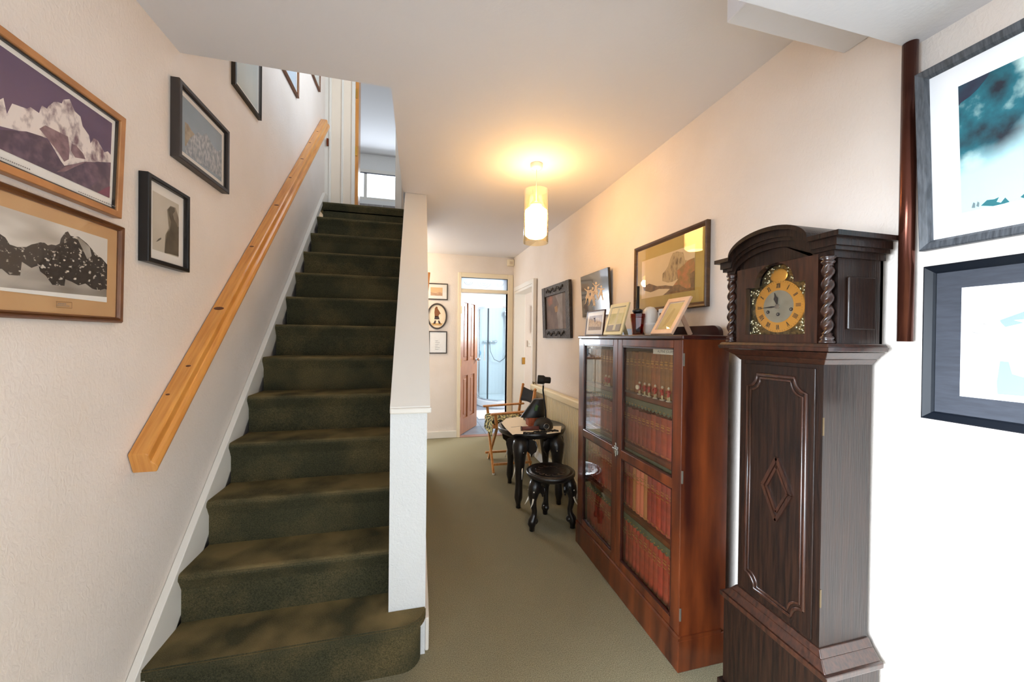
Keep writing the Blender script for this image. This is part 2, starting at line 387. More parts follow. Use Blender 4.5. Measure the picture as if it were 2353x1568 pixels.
# half wall between stairs and hall, sloping top with capping board
YP, XA, XB = 1.567, -.107, .037
CAPZ = 1.005
yc = YP + (ZC - CAPZ) / s                 # where the slope meets the ceiling
wall = new_obj('wall_stair', bmesh.new(), M_POST)
bm = bmesh.new()
prism(bm, [(YP, 0.0), (YP, CAPZ), (yc, ZC), (3.81, ZC), (3.81, 0.0)], lambda u, v, h: (h, u, v), XA, XB)
bm.to_mesh(wall.data); bm.free(); struct(wall, 'white textured half wall rising beside the stairs')
bm = bmesh.new(); n = Vector((0, -s, 1)).normalized()
prism(bm, [(YP - .01, CAPZ + .002), (YP - .01, CAPZ + .016), (yc - .004, ZC - .001), (yc + .012, ZC - .001)], lambda u, v, h: (h, u, v), XA - .001, XB + .012)
new_obj('sloping_cap', bm, M_WHITE, wall, bevel=.002)
new_obj('ledge', B(XA - .001, XB + .017, YP - .018, YP + .012, CAPZ - .012, CAPZ + .012), M_WHITE, wall, bevel=.006)
struct(new_obj('baseboard_stair', B(XB, XB + .016, YP + .01, 3.8, 0.001, .14), M_WHITE, bevel=.006), 'white skirting along the half wall')
struct(new_obj('baseboard_end', B(.04, .492, YE - .018, YE, .001, .09), M_WHITE, bevel=.005), 'white skirting on the end wall')
for i, (a, b_) in enumerate(((-1.3, 2.5), (2.5, 3.92))):
    bm = bmesh.new(); fn = lambda u, v, h: (right_x(u) - h, u, v)
    prism(bm, [(a, .001), (b_, .001), (b_, .11), (a, .11)], fn, 0, .016)
    struct(new_obj('baseboard_right', bm, M_WHITE, bevel=.004), 'white skirting on the right wall' if i == 0 else 'white skirting under the radiator')

# handrail on the left wall
hr = tag(empty('handrail', (-.86, 1.45, .914)), 'varnished knotty pine handrail on the wall above the stairs', 'handrail')
prof = [(0, 0), (.046, 0), (.054, -.006), (.056, -.03), (.066, -.038), (.072, -.052), (.066, -.066), (0, -.066)]
L_ = (3.82 - 1.45); bm = bmesh.new(); ra = []
for yy in (1.45, 3.82):
    ra.append([bm.verts.new((XL + .003 + u + .86, yy - 1.45 + v * -.35, (yy - 1.45) * s + v)) for u, v in prof])
nv = len(prof); fs = [bm.faces.new(ra[0]), bm.faces.new(ra[1][::-1])] + [bm.faces.new((ra[0][i], ra[0][(i + 1) % nv], ra[1][(i + 1) % nv], ra[1][i])) for i in range(nv)]
bmesh.ops.recalc_face_normals(bm, faces=fs)
new_obj('rail', bm, M_PINE, hr, bevel=.003)
for k, (t, wx, sz) in enumerate(((.07, .02, .007), (.11, .035, .009), (.21, .03, .02), (.36, .022, .011), (.50, .03, .014), (.62, .02, .010), (.72, .028, .012), (.82, .02, .010), (.90, .03, .009))):
    bm = bmesh.new(); ball(bm, (0, 0, 0), (sz, sz * .55, .0012), 12, 6)
    kn = new_obj('knot', bm, M_KNOT, hr, True); kn.location = (XL + .86 + wx, t * L_, t * L_ * s + .0006); kn.rotation_euler = (math.atan(s), 0, 0)

# ------------------------------------------------------------------ shower room beyond the end door
M_SWALL = pm('shower_room_wall', (236, 240, 242), .5)
struct(new_obj('floor_shower', B(.30, 2.4, 4.98, 7.9, -.08, -.004), pm('dark_grout', (96, 100, 106), .8)), 'grey tiled floor of the shower room')
fl = bpy.data.objects['floor_shower']
M_FT = [pm('slate_tile_a', (150, 154, 164), .35, rgb2=(128, 132, 142), nscale=6), pm('slate_tile_b', (136, 142, 152), .35, rgb2=(118, 122, 132), nscale=6)]
mm = []
for k in (0, 1):
    bm = B(0, .296, 0, .446, -.012, .001); o = new_obj('tile', bm, M_FT[k], fl); o.location = (.302 + .3 * k, 4.99, 0); mm.append(o.data)
for i in range(7):
    for j in range(6):
        if j == 0 and i < 2: continue
        o = bpy.data.objects.new('tile', mm[(i * 3 + j * 2 + (i * j) % 2) % 2]); COL.objects.link(o); o.parent = fl
        o.location = (.302 + .3 * i, 4.99 + .45 * j, 0)
struct(new_obj('wall_shower_back', B(.3, 2.4, 7.72, 7.82, 0, 2.5), M_SWALL), 'white back wall of the shower room')
struct(new_obj('wall_shower_left', B(.25, .33, 5.01, 7.8, 0, 2.5), M_SWALL), 'white left wall of the shower room')
bm = bmesh.new(); grid_wall(bm, lambda u, v, w: (2.2 + w, u, v), 5.01, 7.8, 0, 2.5, [(5.6, 6.6, 1.2, 2.2)], .08)
struct(new_obj('wall_shower_right', bm, M_SWALL), 'white right wall of the shower room')
struct(new_obj('ceiling_shower', B(.25, 2.4, 5.0, 7.85, 2.45, 2.53), M_CEIL), 'white shower room ceiling')
# threshold strip
struct(new_obj('trim_3', B(DX0, DX1, YE - .03, 4.985, 0, .006), pm('threshold_wood', (150, 110, 92), .5)), 'wooden threshold under the end door')
# frame of the end doorway with transom
fr = struct(empty('door_3', (DX0, YE, 0)), 'pine panelled door standing open to the shower room')
M_FRAME = pm('cream_gloss', (238, 224, 196), .38)
for a in ((-.042, .0, -.018, .1, 0, 2.155), (DX1 - DX0, DX1 - DX0 + .072, -.018, .1, 0, 2.155), (0, DX1 - DX0, -.018, .1, TR1, 2.155), (0, DX1 - DX0, -.010, .1, DH, TR0)):
    new_obj('door_frame', B(*a), M_FRAME, fr, bevel=.004)
tp = new_obj('transom_pane', B(.0, DX1 - DX0, .045, .053, TR0, TR1), M_FROST, fr)
bm = bmesh.new()
for cx, w_, n_ in ((.10, .055, 1), (.31, .09, 2), (.52, .055, 1)):
    for k in range(n_ + 1):
        rr = w_ * (1 - .38 * k)
        tube(bm, [(cx + rr * math.cos(a), .043, TR0 + .10 - rr * .75 * math.sin(a)) for a in [math.pi * q / 10 for q in range(11)]], .003, 6)
new_obj('etched_scroll', bm, pm('etch_grey', (226, 238, 240), .6), tp)
# leaf, hinged on the left, opening away
A_ = math.radians(60)
leaf = new_obj('leaf', bmesh.new(), M_PINE, fr)
LW, LH, LT = .612, 1.885, .04
M_LEAF = pm('limed_pine_leaf', (182, 124, 82), .35, rgb2=(158, 98, 60), nscale=14, stretch=(5, 5, .35), coat=.3, lo=.35, hi=.7)
leaf.data.materials.clear(); leaf.data.materials.append(M_LEAF)
bm = bmesh.new()
for u0, u1, v0, v1 in ((0, .105, 0, LH), (LW - .105, LW, 0, LH), (LW / 2 - .045, LW / 2 + .045, .2, LH - .11), (.105, LW - .105, 0, .2), (.105, LW - .105, LH - .11, LH), (.105, LW / 2 - .045, .78, .98), (LW / 2 + .045, LW - .105, .78, .98)):
    box(bm, u0, u1, 0, LT, v0, v1)
bm.to_mesh(leaf.data); bm.free()
leaf.location = (.004, .055, .008); leaf.rotation_euler = (0, 0, A_)
for (u0, u1) in ((.105, LW / 2 - .045), (LW / 2 + .045, LW - .105)):
    for (v0, v1) in ((.2, .78), (.98, LH - .11)):
        bm = B(u0, u1, .014, LT - .014, v0, v1)
        box(bm, u0 + .035, u1 - .035, .006, LT - .006, v0 + .05, v1 - .05)
        new_obj('panel', bm, M_LEAF, leaf, bevel=.006)
bm = bmesh.new(); lathe(bm, [(.006, 0), (.008, -.02), (.022, -.035), (.026, -.05), (.02, -.062), (.004, -.066)], (LW - .05, -.0, .98), 14, 'Y'); lathe(bm, [(.022, 0), (.022, -.006)], (LW - .05, 0, .98), 14, 'Y')
lathe(bm, [(.006, LT), (.008, LT + .02), (.022, LT + .035), (.026, LT + .05), (.02, LT + .062), (.004, LT + .066)], (LW - .05, 0, .98), 14, 'Y')
new_obj('door_knob', bm, M_CHROME, leaf, True)
for z in (.25, .92, 1.62): new_obj('hinge', B(-.004, .012, .03, .056, z, z + .1), M_BRASS, fr)

# shower enclosure
sh = tag(empty('shower_enclosure', (2.0, 7.5, 0)), 'quadrant shower enclosure with curved glass and chrome frame beyond the open door', 'shower')
QX, QY, QR = 2.19, 7.71, 1.06
def quad(r, z0, z1, n=14, inner=None):
    bm = bmesh.new(); f = .42
    def out(q): 
        p = [(QX - q, QY), (QX - q, QY - f)]
        rr = q - f
        p += [(QX - f - rr * math.cos(a), QY - f - rr * math.sin(a)) for a in [math.pi / 2 * k / n for k in range(1, n)]]
        p += [(QX - f, QY - q), (QX, QY - q)]
        return p
    o1 = out(r)
    if inner is None:
        prism(bm, o1 + [(QX, QY)], lambda u, v, h: (u - 2.0, v - 7.5, h), z0, z1)
    else:
        o2 = out(inner)
        for i in range(len(o1) - 1):
            prism(bm, [o1[i], o1[i + 1], o2[i + 1], o2[i]], lambda u, v, h: (u - 2.0, v - 7.5, h), z0, z1)
        bmesh.ops.remove_doubles(bm, verts=bm.verts, dist=1e-5)
    return bm
new_obj('tray', quad(QR + .02, .002, .13), pm('tray_white', (236, 240, 242), .25), sh, bevel=.01)
new_obj('curved_glass', quad(QR - .02, .16, 1.86, inner=QR - .026), M_SHOWERGLASS, sh)
new_obj('top_rail', quad(QR, 1.86, 1.90, inner=QR - .04), M_CHROME, sh)
new_obj('bottom_rail', quad(QR, .13, .16, inner=QR - .04), M_CHROME, sh)
f_ = .42; rr = QR - .02 - f_
for k, a in enumerate((.0, .62, 1.25)):
    px, py = QX - f_ - rr * math.cos(a), QY - f_ - rr * math.sin(a)
    new_obj('upright', B(px - .012 - 2, px + .012 - 2, py - .014 - 7.5, py + .014 - 7.5, .16, 1.86), pm('dark_seal', (60, 68, 74), .4) if k else M_CHROME, sh)
a = .5; px, py = QX - f_ - (rr + .02) * math.cos(a), QY - f_ - (rr + .02) * math.sin(a)
new_obj('pull_handle', B(px - 2.01, px - 1.99, py - 7.52, py - 7.49, .88, 1.18), M_CHROME, sh)
sr = tag(empty('shower_mixer', (1.55, 7.70, 1.2)), 'chrome shower mixer with looping hose on the white wall', 'shower mixer')
bm = bmesh.new(); tube(bm, [(-.19, -.05, .03), (.0, -.05, .03)], .024, 12); ball(bm, (-.20, -.05, .03), .035); ball(bm, (.01, -.05, .03), .035)
new_obj('mixer_bar', bm, M_CHROME, sr, True)
bm = bmesh.new(); tube(bm, [(.23, -.05, .2), (.23, -.05, .62)], .011, 8); box(bm, .2, .27, -.08, .0, .56, .66); new_obj('riser_rail', bm, M_CHROME, sr)
bm = bmesh.new(); ball(bm, (.23, -.1, .6), (.05, .03, .06)); new_obj('shower_head', bm, M_CHROME, sr, True)
bm = bmesh.new(); tube(bm, [(-.12, -.06, .01), (-.10, -.07, -.18), (-.02, -.08, -.34), (.09, -.08, -.39), (.19, -.08, -.32), (.25, -.08, -.16), (.24, -.08, .2), (.22, -.08, .58)], .009, 8)
new_obj('hose', bm, pm('hose_steel', (150, 154, 160), .3, .8), sr, True)
bm = bmesh.new(); ball(bm, (0, -.03, .06), (.04, .02, .06)); tube(bm, [(0, -.03, .1), (0, -.03, .3)], .008, 6)
o = new_obj('bath_brush', bm, pm('blue_plastic', (120, 178, 214), .4), smooth=True); o.location = (1.22, 7.70, .93); tag(o, 'pale blue bath brush hanging inside the shower', 'brush')
bm = bmesh.new(); box(bm, -.30, .30, -.34, .34, 0, .014)
o = new_obj('bath_mat', bm, pm('white_towelling', (246, 246, 246), .9, bump=(200, .5)), bevel=.006); o.location = (1.24, 6.25, .002); tag(o, 'white bath mat on the grey tiles before the shower', 'mat')
w = struct(empty('window_2', (2.24, 6.1, 1.2)), 'shower room window')
bm = bmesh.new()
for u0, u1, v0, v1 in ((-.5, .5, 0, .06), (-.5, .5, .94, 1.0), (-.5, -.44, .06, .94), (.44, .5, .06, .94)): box(bm, -.03, .03, u0, u1, v0, v1)
new_obj('window_frame', bm, M_WHITE, w); new_obj('glass_pane', B(-.003, .003, -.44, .44, .06, .94), M_WINGLASS, w)

# ------------------------------------------------------------------ side room through the right doorway
struct(new_obj('floor_side', B(1.34, 2.7, 3.3, 4.98, -.08, -.001), M_CARPET), 'carpet of the side room')
struct(new_obj('wall_side_end', B(1.335, 2.7, 4.84, 4.90, 0, 2.5), M_WALL), 'cream wall of the side room with the light switch')
struct(new_obj('wall_side_near', B(1.40, 2.7, 3.2, 3.28, 0, 2.5), M_WALL), 'near wall of the side room')
bm = bmesh.new(); grid_wall(bm, lambda u, v, w: (2.42 + w, u, v), 3.2, 4.95, 0, 2.5, [(3.75, 4.65, .8, 2.0)], .08)  # unseen opening added for the side room fill
struct(new_obj('wall_side_far', bm, M_WALL), 'far wall of the side room with added opening for fill light')
struct(new_obj('ceiling_side', B(1.40, 2.7, 3.2, 4.98, 2.40, 2.5), M_CEIL), 'side room ceiling')
dj = struct(empty('door_4', (1.25, DR0, 0)), 'white lined doorway to the side room beside the radiator')
new_obj('lining', B(-.03, .12, DR1 - DR0 - .02, DR1 - DR0 + .002, 0, DRH), M_WHITE, dj, bevel=.003)
new_obj('lining', B(-.02, .12, 0, .018, 0, DRH), M_WHITE, dj, bevel=.003)
new_obj('head', B(-.03, .12, .018, DR1 - DR0 - .02, DRH - .03, DRH), M_WHITE, dj, bevel=.003)
new_obj('architrave', B(-.035, .005, -.045, .012, 0, DRH + .05), M_WHITE, dj, bevel=.004)
new_obj('architrave', B(-.035, .0, .012, DR1 - DR0, DRH, DRH + .055), M_WHITE, dj, bevel=.004)
new_obj('latch_plate', B(.085, .125, DR1 - DR0 - .026, DR1 - DR0 - .02, .96, 1.05), M_BRASS, dj)
sw = empty('light_switch', (1.47, 4.838, 1.235)); tag(sw, 'white double light switch plate seen through the side doorway', 'switch')
new_obj('plate', B(-.045, .045, -.008, 0, -.043, .043), M_WHITE, sw, bevel=.003)
for x in (-.018, .018): new_obj('rocker', B(x - .008, x + .008, -.013, -.008, -.014, .014), M_WHITE, sw, bevel=.002)

# ------------------------------------------------------------------ kitchen through the opening on the left (seen mirrored in the bookcase glass)
struct(new_obj('floor_kitchen', B(-3.0, .30, 3.9, 8.5, -.08, -.002), pm('kitchen_lino', (120, 86, 58), .25, rgb2=(150, 152, 168), nscale=3.2, lo=.42, hi=.6)), 'glossy brown and grey kitchen floor')
bm = bmesh.new(); grid_wall(bm, lambda u, v, w: (u, 8.4 + w, v), -3.0, .3, 0, 2.5, [(-2.4, -.6, 1.1, 2.05)], .08)
struct(new_obj('wall_kitchen_window', bm, M_WALLP), 'kitchen wall with the window')
bm = bmesh.new(); grid_wall(bm, lambda u, v, w: (-3.0 - w, u, v), 3.9, 8.4, 0, 2.5, [(5.0, 6.4, 1.0, 2.0)], .08)
struct(new_obj('wall_kitchen_left', bm, M_WALLP), 'left wall of the kitchen')
side_window('window_added_kitchen', 'added opening for fill light in the kitchen side wall', -3.04, 5.0, 6.4, 1.0, 2.0)  # extra window, added so the side fill reaches the cabinets
struct(new_obj('wall_kitchen_near', B(-3.0, -.107, 3.80, 3.9, 0, 2.37), M_WALLP), 'near wall of the kitchen under the stairs')
struct(new_obj('wall_kitchen_right', B(.0, .245, 5.01, 8.4, 0, 2.5), M_WALLP), 'right wall of the kitchen')
struct(new_obj('ceiling_kitchen', B(-3.0, .3, 4.02, 8.5, 2.39, 2.45), M_CEIL), 'white kitchen ceiling')
w = struct(empty('window_3', (-1.5, 8.42, 1.1)), 'kitchen window')
bm = bmesh.new()
for u0, u1, v0, v1 in ((-.9, .9, 0, .06), (-.9, .9, .89, .95), (-.9, -.84, .06, .89), (.84, .9, .06, .89), (-.03, .03, .06, .89)): box(bm, u0, u1, -.03, .03, v0, v1)
new_obj('window_frame', bm, M_WHITE, w)
for u0, u1 in ((-.84, -.03), (.03, .84)): new_obj('glass_pane', B(u0, u1, -.003, .003, .06, .89), M_WINGLASS, w)
M_UNIT = pm('kitchen_unit_cream', (226, 216, 196), .4)
names = ['leftmost', 'second', 'third', 'fourth', 'rightmost']
for i in range(5):
    c = empty('kitchen_cabinet', (-2.7 + i * .56, 7.74, 0)); tag(c, '%s cream kitchen base unit under the worktop, mirrored in bookcase glass' % names[i], 'cabinet', 'kitchen base units')
    new_obj('carcass', B(-.275, .275, .022, .62, .1, .86), M_UNIT, c)
    for sx in (-1, 1):
        x0, x1 = sorted((sx * .004, sx * .27)); dd = new_obj('door', B(x0, x1, 0, .02, .12, .85), M_UNIT, c, bevel=.003)
        new_obj('door_panel', B(x0 + .05, x1 - .05, -.004, .0, .18, .75), M_UNIT, dd, bevel=.002)
        new_obj('handle', B(sx * .05 - .012, sx * .05 + .012, -.03, 0, .74, .82), pm('pewter', (90, 84, 78), .4, .8), dd)
    new_obj('plinth', B(-.275, .275, .06, .08, 0, .1), M_UNIT, c)
o = new_obj('worktop', B(-3.0, -.1, 7.70, 8.39, .865, .905), pm('worktop_brown', (120, 84, 58), .25), bevel=.004); tag(o, 'brown kitchen worktop mirrored in the bookcase glass', 'worktop')
c = empty('kitchen_toaster', (-1.62, 8.0, .905)); tag(c, 'grey toaster on the kitchen worktop', 'toaster')
new_obj('body', B(-.16, .16, -.1, .1, .01, .2), pm('appliance_grey', (110, 124, 132), .3, .3), c, bevel=.03)
new_obj('slot', B(-.12, .12, -.02, .02, .198, .204), M_BLACK, c); new_obj('lever', B(.16, .185, -.02, .02, .12, .14), M_BLACK, c)
c = empty('kitchen_jug', (-1.95, 8.05, .905)); tag(c, 'white water jug on the kitchen worktop', 'jug')
bm = bmesh.new(); lathe(bm, [(.06, 0), (.075, .05), (.07, .16), (.06, .22), (.05, .22), (.05, .05)], seg=18); new_obj('body', bm, M_WHITE, c, True)
bm = bmesh.new(); tube(bm, [(.06, 0, .2), (.13, 0, .18), (.13, 0, .08), (.07, 0, .05)], .01, 8); new_obj('handle', bm, M_BLACK, c, True)
lt = bpy.data.lights.new('kitchen_bulb_light', 'POINT'); lt.energy = 24; lt.color = (1, .74, .42); lt.shadow_soft_size = .05
kb = empty('kitchen_pendant', (-.45, 4.55, 2.39)); tag(kb, 'small ceiling bulb in the kitchen entrance behind the stairs', 'lamp')
bm = bmesh.new(); lathe(bm, [(.04, 0), (.04, -.02), (.01, -.03), (.01, -.2)], seg=14); new_obj('rose', bm, M_WHITE, kb, True)
bm = bmesh.new(); ball(bm, (0, 0, -.24), .035); new_obj('bulb', bm, pm('bulb_glow_small', (255, 230, 180), .4, emit=((255, 214, 150), 6)), kb, True)
lo_ = bpy.data.objects.new('kitchen_bulb_light', lt); COL.objects.link(lo_); lo_.location = (0, 0, -.31); lo_.parent = kb

# ------------------------------------------------------------------ pendant lamp
PX, PY = .700, 2.225
pd = tag(empty('pendant_lamp', (PX, PY, ZC)), 'lit pendant lamp with a clear glass cylinder shade', 'lamp')
bm = bmesh.new(); lathe(bm, [(.038, 0), (.038, -.018), (.034, -.03), (.01, -.034)], seg=24); new_obj('ceiling_rose', bm, M_WHITE, pd, True)
bm = bmesh.new(); tube(bm, [(0, 0, -.03), (0, 0, -.245)], .0025, 8); new_obj('flex', bm, M_WHITE, pd)
bm = bmesh.new(); lathe(bm, [(.075, -.165), (.0775, -.165), (.0775, -.49), (.075, -.49), (.075, -.165)], seg=36, caps=False); new_obj('glass_shade', bm, M_LAMPGLASS, pd, True)
bm = bmesh.new(); lathe(bm, [(.012, -.235), (.036, -.245), (.036, -.265), (.022, -.275), (.02, -.3)], seg=20); new_obj('lamp_holder', bm, M_WHITE, pd, True)
M_DIFF = pm('frosted_diffuser_lit', (255, 250, 235), .5, emit=((255, 206, 142), 34))
bm = bmesh.new(); lathe(bm, [(.05, -.275), (.068, -.29), (.068, -.44), (.05, -.455)], seg=30, caps=False); new_obj('frosted_diffuser', bm, M_DIFF, pd, True)
bm = bmesh.new(); tube(bm, [(-.03, -.02, -.17), (-.02, -.02, -.25)], .0015, 6); new_obj('hanging_wire', bm, M_STEEL, pd)
for nm, z, e in (('pendant_bulb_light', -.262, 7.0),):
    pl = bpy.data.lights.new(nm, 'POINT'); pl.energy = e; pl.color = (1, .62, .26); pl.shadow_soft_size = .03
    po = bpy.data.objects.new(nm, pl); COL.objects.link(po); po.parent = pd; po.location = (0, 0, -.225)
# alarm sounder high in the far corner
al = empty('alarm_box', (1.19, YE - .02, 2.315)); tag(al, 'small cream alarm sensor box high in the far corner', 'sensor')
new_obj('case', B(-.045, .042, -.03, .02, -.043, .043), M_FRAME, al, bevel=.006); new_obj('lens', B(-.02, .02, -.034, -.03, -.025, .015), pm('sensor_lens', (216, 196, 168), .4), al, bevel=.002)
# pipe beside the clock
bm = bmesh.new(); tube(bm, [(1.277, .725, 1.304), (1.277, .725, 2.106)], .0165, 20)
o = new_obj('pipe', bm, pm('brown_copper', (104, 58, 44), .22, .75, rgb2=(80, 42, 32), nscale=6), smooth=True); tag(o, 'brown copper pipe running down the wall above the clock', 'pipe')

# ------------------------------------------------------------------ placing helpers for furniture
def part(name, bm, mat, root, smooth=False, bevel=0., mats=None, under=None):
    """a mesh given in world coordinates, parented to an unrotated root (or to a part of it)"""
    o = new_obj(name, bm, mat, None, smooth, bevel, mats)
    o.parent = under or root
    if under is None: o.location = -root.location
    return o
def ray(px, py): return CR * (px - 1176.5) + CD * (py - 784) + CF * F_PX
def on_x(px, py, x): r = ray(px, py); return EYE + r * (x / r.x)
def on_z(px, py, z): r = ray(px, py); return EYE + r * ((z - EYE.z) / r.z)
ORD = ['first', 'second', 'third', 'fourth', 'fifth', 'sixth', 'seventh', 'eighth', 'ninth', 'tenth', 'eleventh', 'twelfth', 'thirteenth', 'fourteenth', 'fifteenth', 'sixteenth', 'seventeenth', 'eighteenth', 'nineteenth', 'twentieth', 'twenty-first', 'twenty-second', 'twenty-third', 'twenty-fourth', 'twenty-fifth', 'twenty-sixth', 'twenty-seventh', 'twenty-eighth', 'twenty-ninth', 'thirtieth']

# ------------------------------------------------------------------ glazed bookcase
BX, BXB, BY0, BY1, BZ = .998, 1.215, 1.252, 2.221, 1.322
bc = tag(empty('bookcase', (1.105, 1.736, 0)), 'glazed mahogany bookcase with two doors standing against the right wall', 'bookcase')
part('side_panel', B(BX + .004, BXB, BY0, BY0 + .022, .13, BZ - .018), M_MAHO, bc)
part('side_panel', B(BX + .004, BXB, BY1 - .022, BY1, .13, BZ - .018), M_MAHO, bc)
part('back_panel', B(BXB - .01, BXB, BY0 + .022, BY1 - .022, .13, BZ - .018), M_MAHD, bc)
part('top_board', B(BX - .006, BXB + .004, BY0 - .006, BY1 + .006, BZ - .018, BZ), M_MAHD, bc, bevel=.005)
bm = bmesh.new(); r_ = .035
prism(bm, [(BY0 + .02, BZ), (BY1 - .02, BZ)] + [(BY1 - .02 - r_ + r_ * math.cos(a), BZ + .042 - r_ + r_ * math.sin(a)) for a in [math.pi / 2 * k / 6 for k in range(7)]] +
      [(BY0 + .02 + r_ - r_ * math.cos(a), BZ + .042 - r_ + r_ * math.sin(a)) for a in [math.pi / 2 * k / 6 for k in range(6, -1, -1)]], lambda u, v, h: (h, u, v), BXB - .03, BXB - .01)
part('upstand', bm, M_MAHD, bc)
part('plinth', B(BX - .006, BXB, BY0 - .006, BY1 + .006, .001, .125), M_MAHO, bc, bevel=.003)
bm = bmesh.new(); prism(bm, [(0, .125), (.0, .135), (.012, .14), (.2, .14), (.2, .125)], lambda u, v, h: (BX - .006 + u, h, v), BY0 - .006, BY1 + .006)
part('plinth_moulding', bm, M_MAHO, bc)
SH = (1.036, .780, .448)
M_STRIP = pm('green_leather_strip', (92, 98, 76), .5, rgb2=(70, 76, 58), nscale=40)
for z in SH:
    sf = part('shelf', B(1.024, BXB - .01, BY0 + .022, BY1 - .022, z - .022, z), M_MAHO, bc, bevel=.002)
    bm = bmesh.new(); n = 34; y0, y1 = BY0 + .024, BY1 - .024; top = z - .024; pts = [(y0, top), (y1, top)]
    for k in range(n * 4, -1, -1): pts.append((y0 + (y1 - y0) * k / (n * 4), top - .030 - .010 * abs(math.sin(math.pi * k / 4))))
    prism(bm, pts, lambda u, v, h: (h, u, v), 1.026, 1.029)
    part('dust_strip', bm, M_STRIP, bc)
    bm = bmesh.new()
    for k in range(n): ball(bm, (1.0255, y0 + (y1 - y0) * (k + .5) / n, top - .026), .0032, 6, 4)
    o = part('stud_row', bm, M_BRASS, bc); o['kind'] = 'stuff'
part('floor_board', B(1.02, BXB - .01, BY0 + .022, BY1 - .022, .135, .145), M_MAHO, bc)
YM = 1.741
for k, (a, b_) in enumerate(((BY0 + .002, YM - .001), (YM + .001, BY1 - .002))):
    g0, g1 = (1.306, 1.698) if k == 0 else (1.786, 2.150)
    bm = bmesh.new(); zt, zb = BZ - .02, .142
    for u0, u1, v0, v1 in ((a, g0, zb, zt), (g1, b_, zb, zt), (g0, g1, 1.268, zt), (g0, g1, zb, .178), (g0, g1, .700, .742)): box(bm, BX, BX + .02, u0, u1, v0, v1)
    dr = part('door', bm, M_MAHO, bc, bevel=.0025)
    for v0, v1 in ((.178, .700), (.742, 1.268)):
        part('glass_pane', B(BX + .010, BX + .013, g0, g1, v0, v1), M_CASEGLASS, bc, under=dr)
        bm = bmesh.new()
        for u0, u1, w0, w1 in ((g0, g0 + .006, v0, v1), (g1 - .006, g1, v0, v1), (g0, g1, v0, v0 + .006), (g0, g1, v1 - .006, v1)): box(bm, BX + .002, BX + .0098, u0, u1, w0, w1)
        part('glazing_bead', bm, M_MAHD, bc, under=dr)
bm = B(BX - .007, BX, YM - .022, YM + .014, .708, .75); box(bm, BX - .014, BX - .007, YM - .03, YM + .022, .732, .742); box(bm, BX - .012, BX - .007, YM - .012, YM - .004, .70, .77)
part('latch', bm, M_STEEL, bc, bevel=.002)
for z in (1.20, .74, .20): part('hinge', B(BX + .003, BX + .009, BY0 - .002, BY0 + .006, z, z + .05), pm('hinge_nickel', (130, 122, 110), .4, .5), bc)
# books: one kind per shelf, every volume an object
def bookmat(i, base, spread):
    c = tuple(max(0, min(255, int(v + random.uniform(-spread, spread) * f))) for v, f in zip(base, (1, .5, .4)))
    return pm('book_cloth_%s' % i, c, .6, rgb2=tuple(int(v * .8) for v in c), nscale=30)
M_PAGE = pm('page_block', (206, 190, 160), .9, rgb2=(180, 160, 128), nscale=90, stretch=(1, 8, 1))
M_GILT = pm('gilt', (196, 150, 84), .4, .6)
shelf_name = ('top', 'second', 'third', 'bottom')
kinds = (((168, 104, 62), 1.037, .198, .205, .034), ((158, 66, 48), .781, .170, .178, .034), ((170, 60, 46), .449, .215, .232, .031), ((184, 62, 42), .146, .225, .245, .033))
bi = 0
for si, (base, z0, h0, h1, tk) in enumerate(kinds):
    mats = [bookmat('%d_%d' % (si, q), base, 16) for q in range(5)]
    y = BY0 + .028; k = 0
    xs = 1.062 if si == 0 else 1.050
    while True:
        t = tk * random.uniform(.86, 1.14); h = random.uniform(h0, h1)
        if y + t > BY1 - .03 or k > 28: break
        m = mats[random.randrange(5)]
        if si == 2 and k in (9, 10): m = pm('book_cloth_salmon', (214, 122, 94), .6)
        if si == 2 and k in (8, 11): m = pm('book_cloth_brown', (176, 116, 70), .6)
        d = .135; bm = bmesh.new(); n = 5
        sp = [(-.006 * math.sin(math.pi * q / n), -t / 2 + t * q / n) for q in range(n + 1)]
        prism(bm, sp + [(d, t / 2), (d, t / 2 - .003), (.006, t / 2 - .003), (.006, -t / 2 + .003), (d, -t / 2 + .003), (d, -t / 2)], lambda u, v, hh: (u, v, hh), 0, h)
        bk = new_obj('book', bm, m)
        bk.location = (xs, y + t / 2, z0 + .0005)
        tag(bk, '%s book from the hinged right side on the %s shelf of the bookcase' % (ORD[k], shelf_name[si]), 'book', 'bound volumes on the %s shelf' % shelf_name[si])
        new_obj('page_block', B(.0065, d - .004, -t / 2 + .0032, t / 2 - .0032, .004, h - .005), M_PAGE, bk)
        bm = bmesh.new()
        for zz, hh in ((h * .80, .004), (h * .74, .006), (h * .67, .003), (h * .04, .003)): box(bm, -.0068, -.004, -t * .32, t * .32, zz, zz + hh)
        new_obj('gilt_lettering', bm, M_GILT, bk)['kind'] = 'stuff'
        y += t + (.0012 if not (si == 3 and k == 15) else .012); k += 1
# paper label on the top shelf glass
lb = tag(empty('shelf_label', (1.040, 1.38, 1.262)), 'white paper strip with printed title behind the right bookcase pane', 'label')
part('strip', B(1.0385, 1.0395, 1.302, 1.500, 1.238, 1.262), M_MOUNT, lb)
cu = bpy.data.curves.new('label_text', 'FONT'); cu.body = 'ALPINE JOURNAL'; cu.size = .017; cu.align_x = 'CENTER'
to = bpy.data.objects.new('tmp_text', cu); COL.objects.link(to); dg = bpy.context.evaluated_depsgraph_get()
me = bpy.data.meshes.new_from_object(to.evaluated_get(dg)); bpy.data.objects.remove(to)
tx = bpy.data.objects.new('lettering', me); me.materials.append(M_BLACKM); COL.objects.link(tx); tx.parent = lb
tx.matrix_local = Matrix(((0, 0, -1, -.0021), (-1, 0, 0, .02), (0, 1, 0, -.017), (0, 0, 0, 1)))
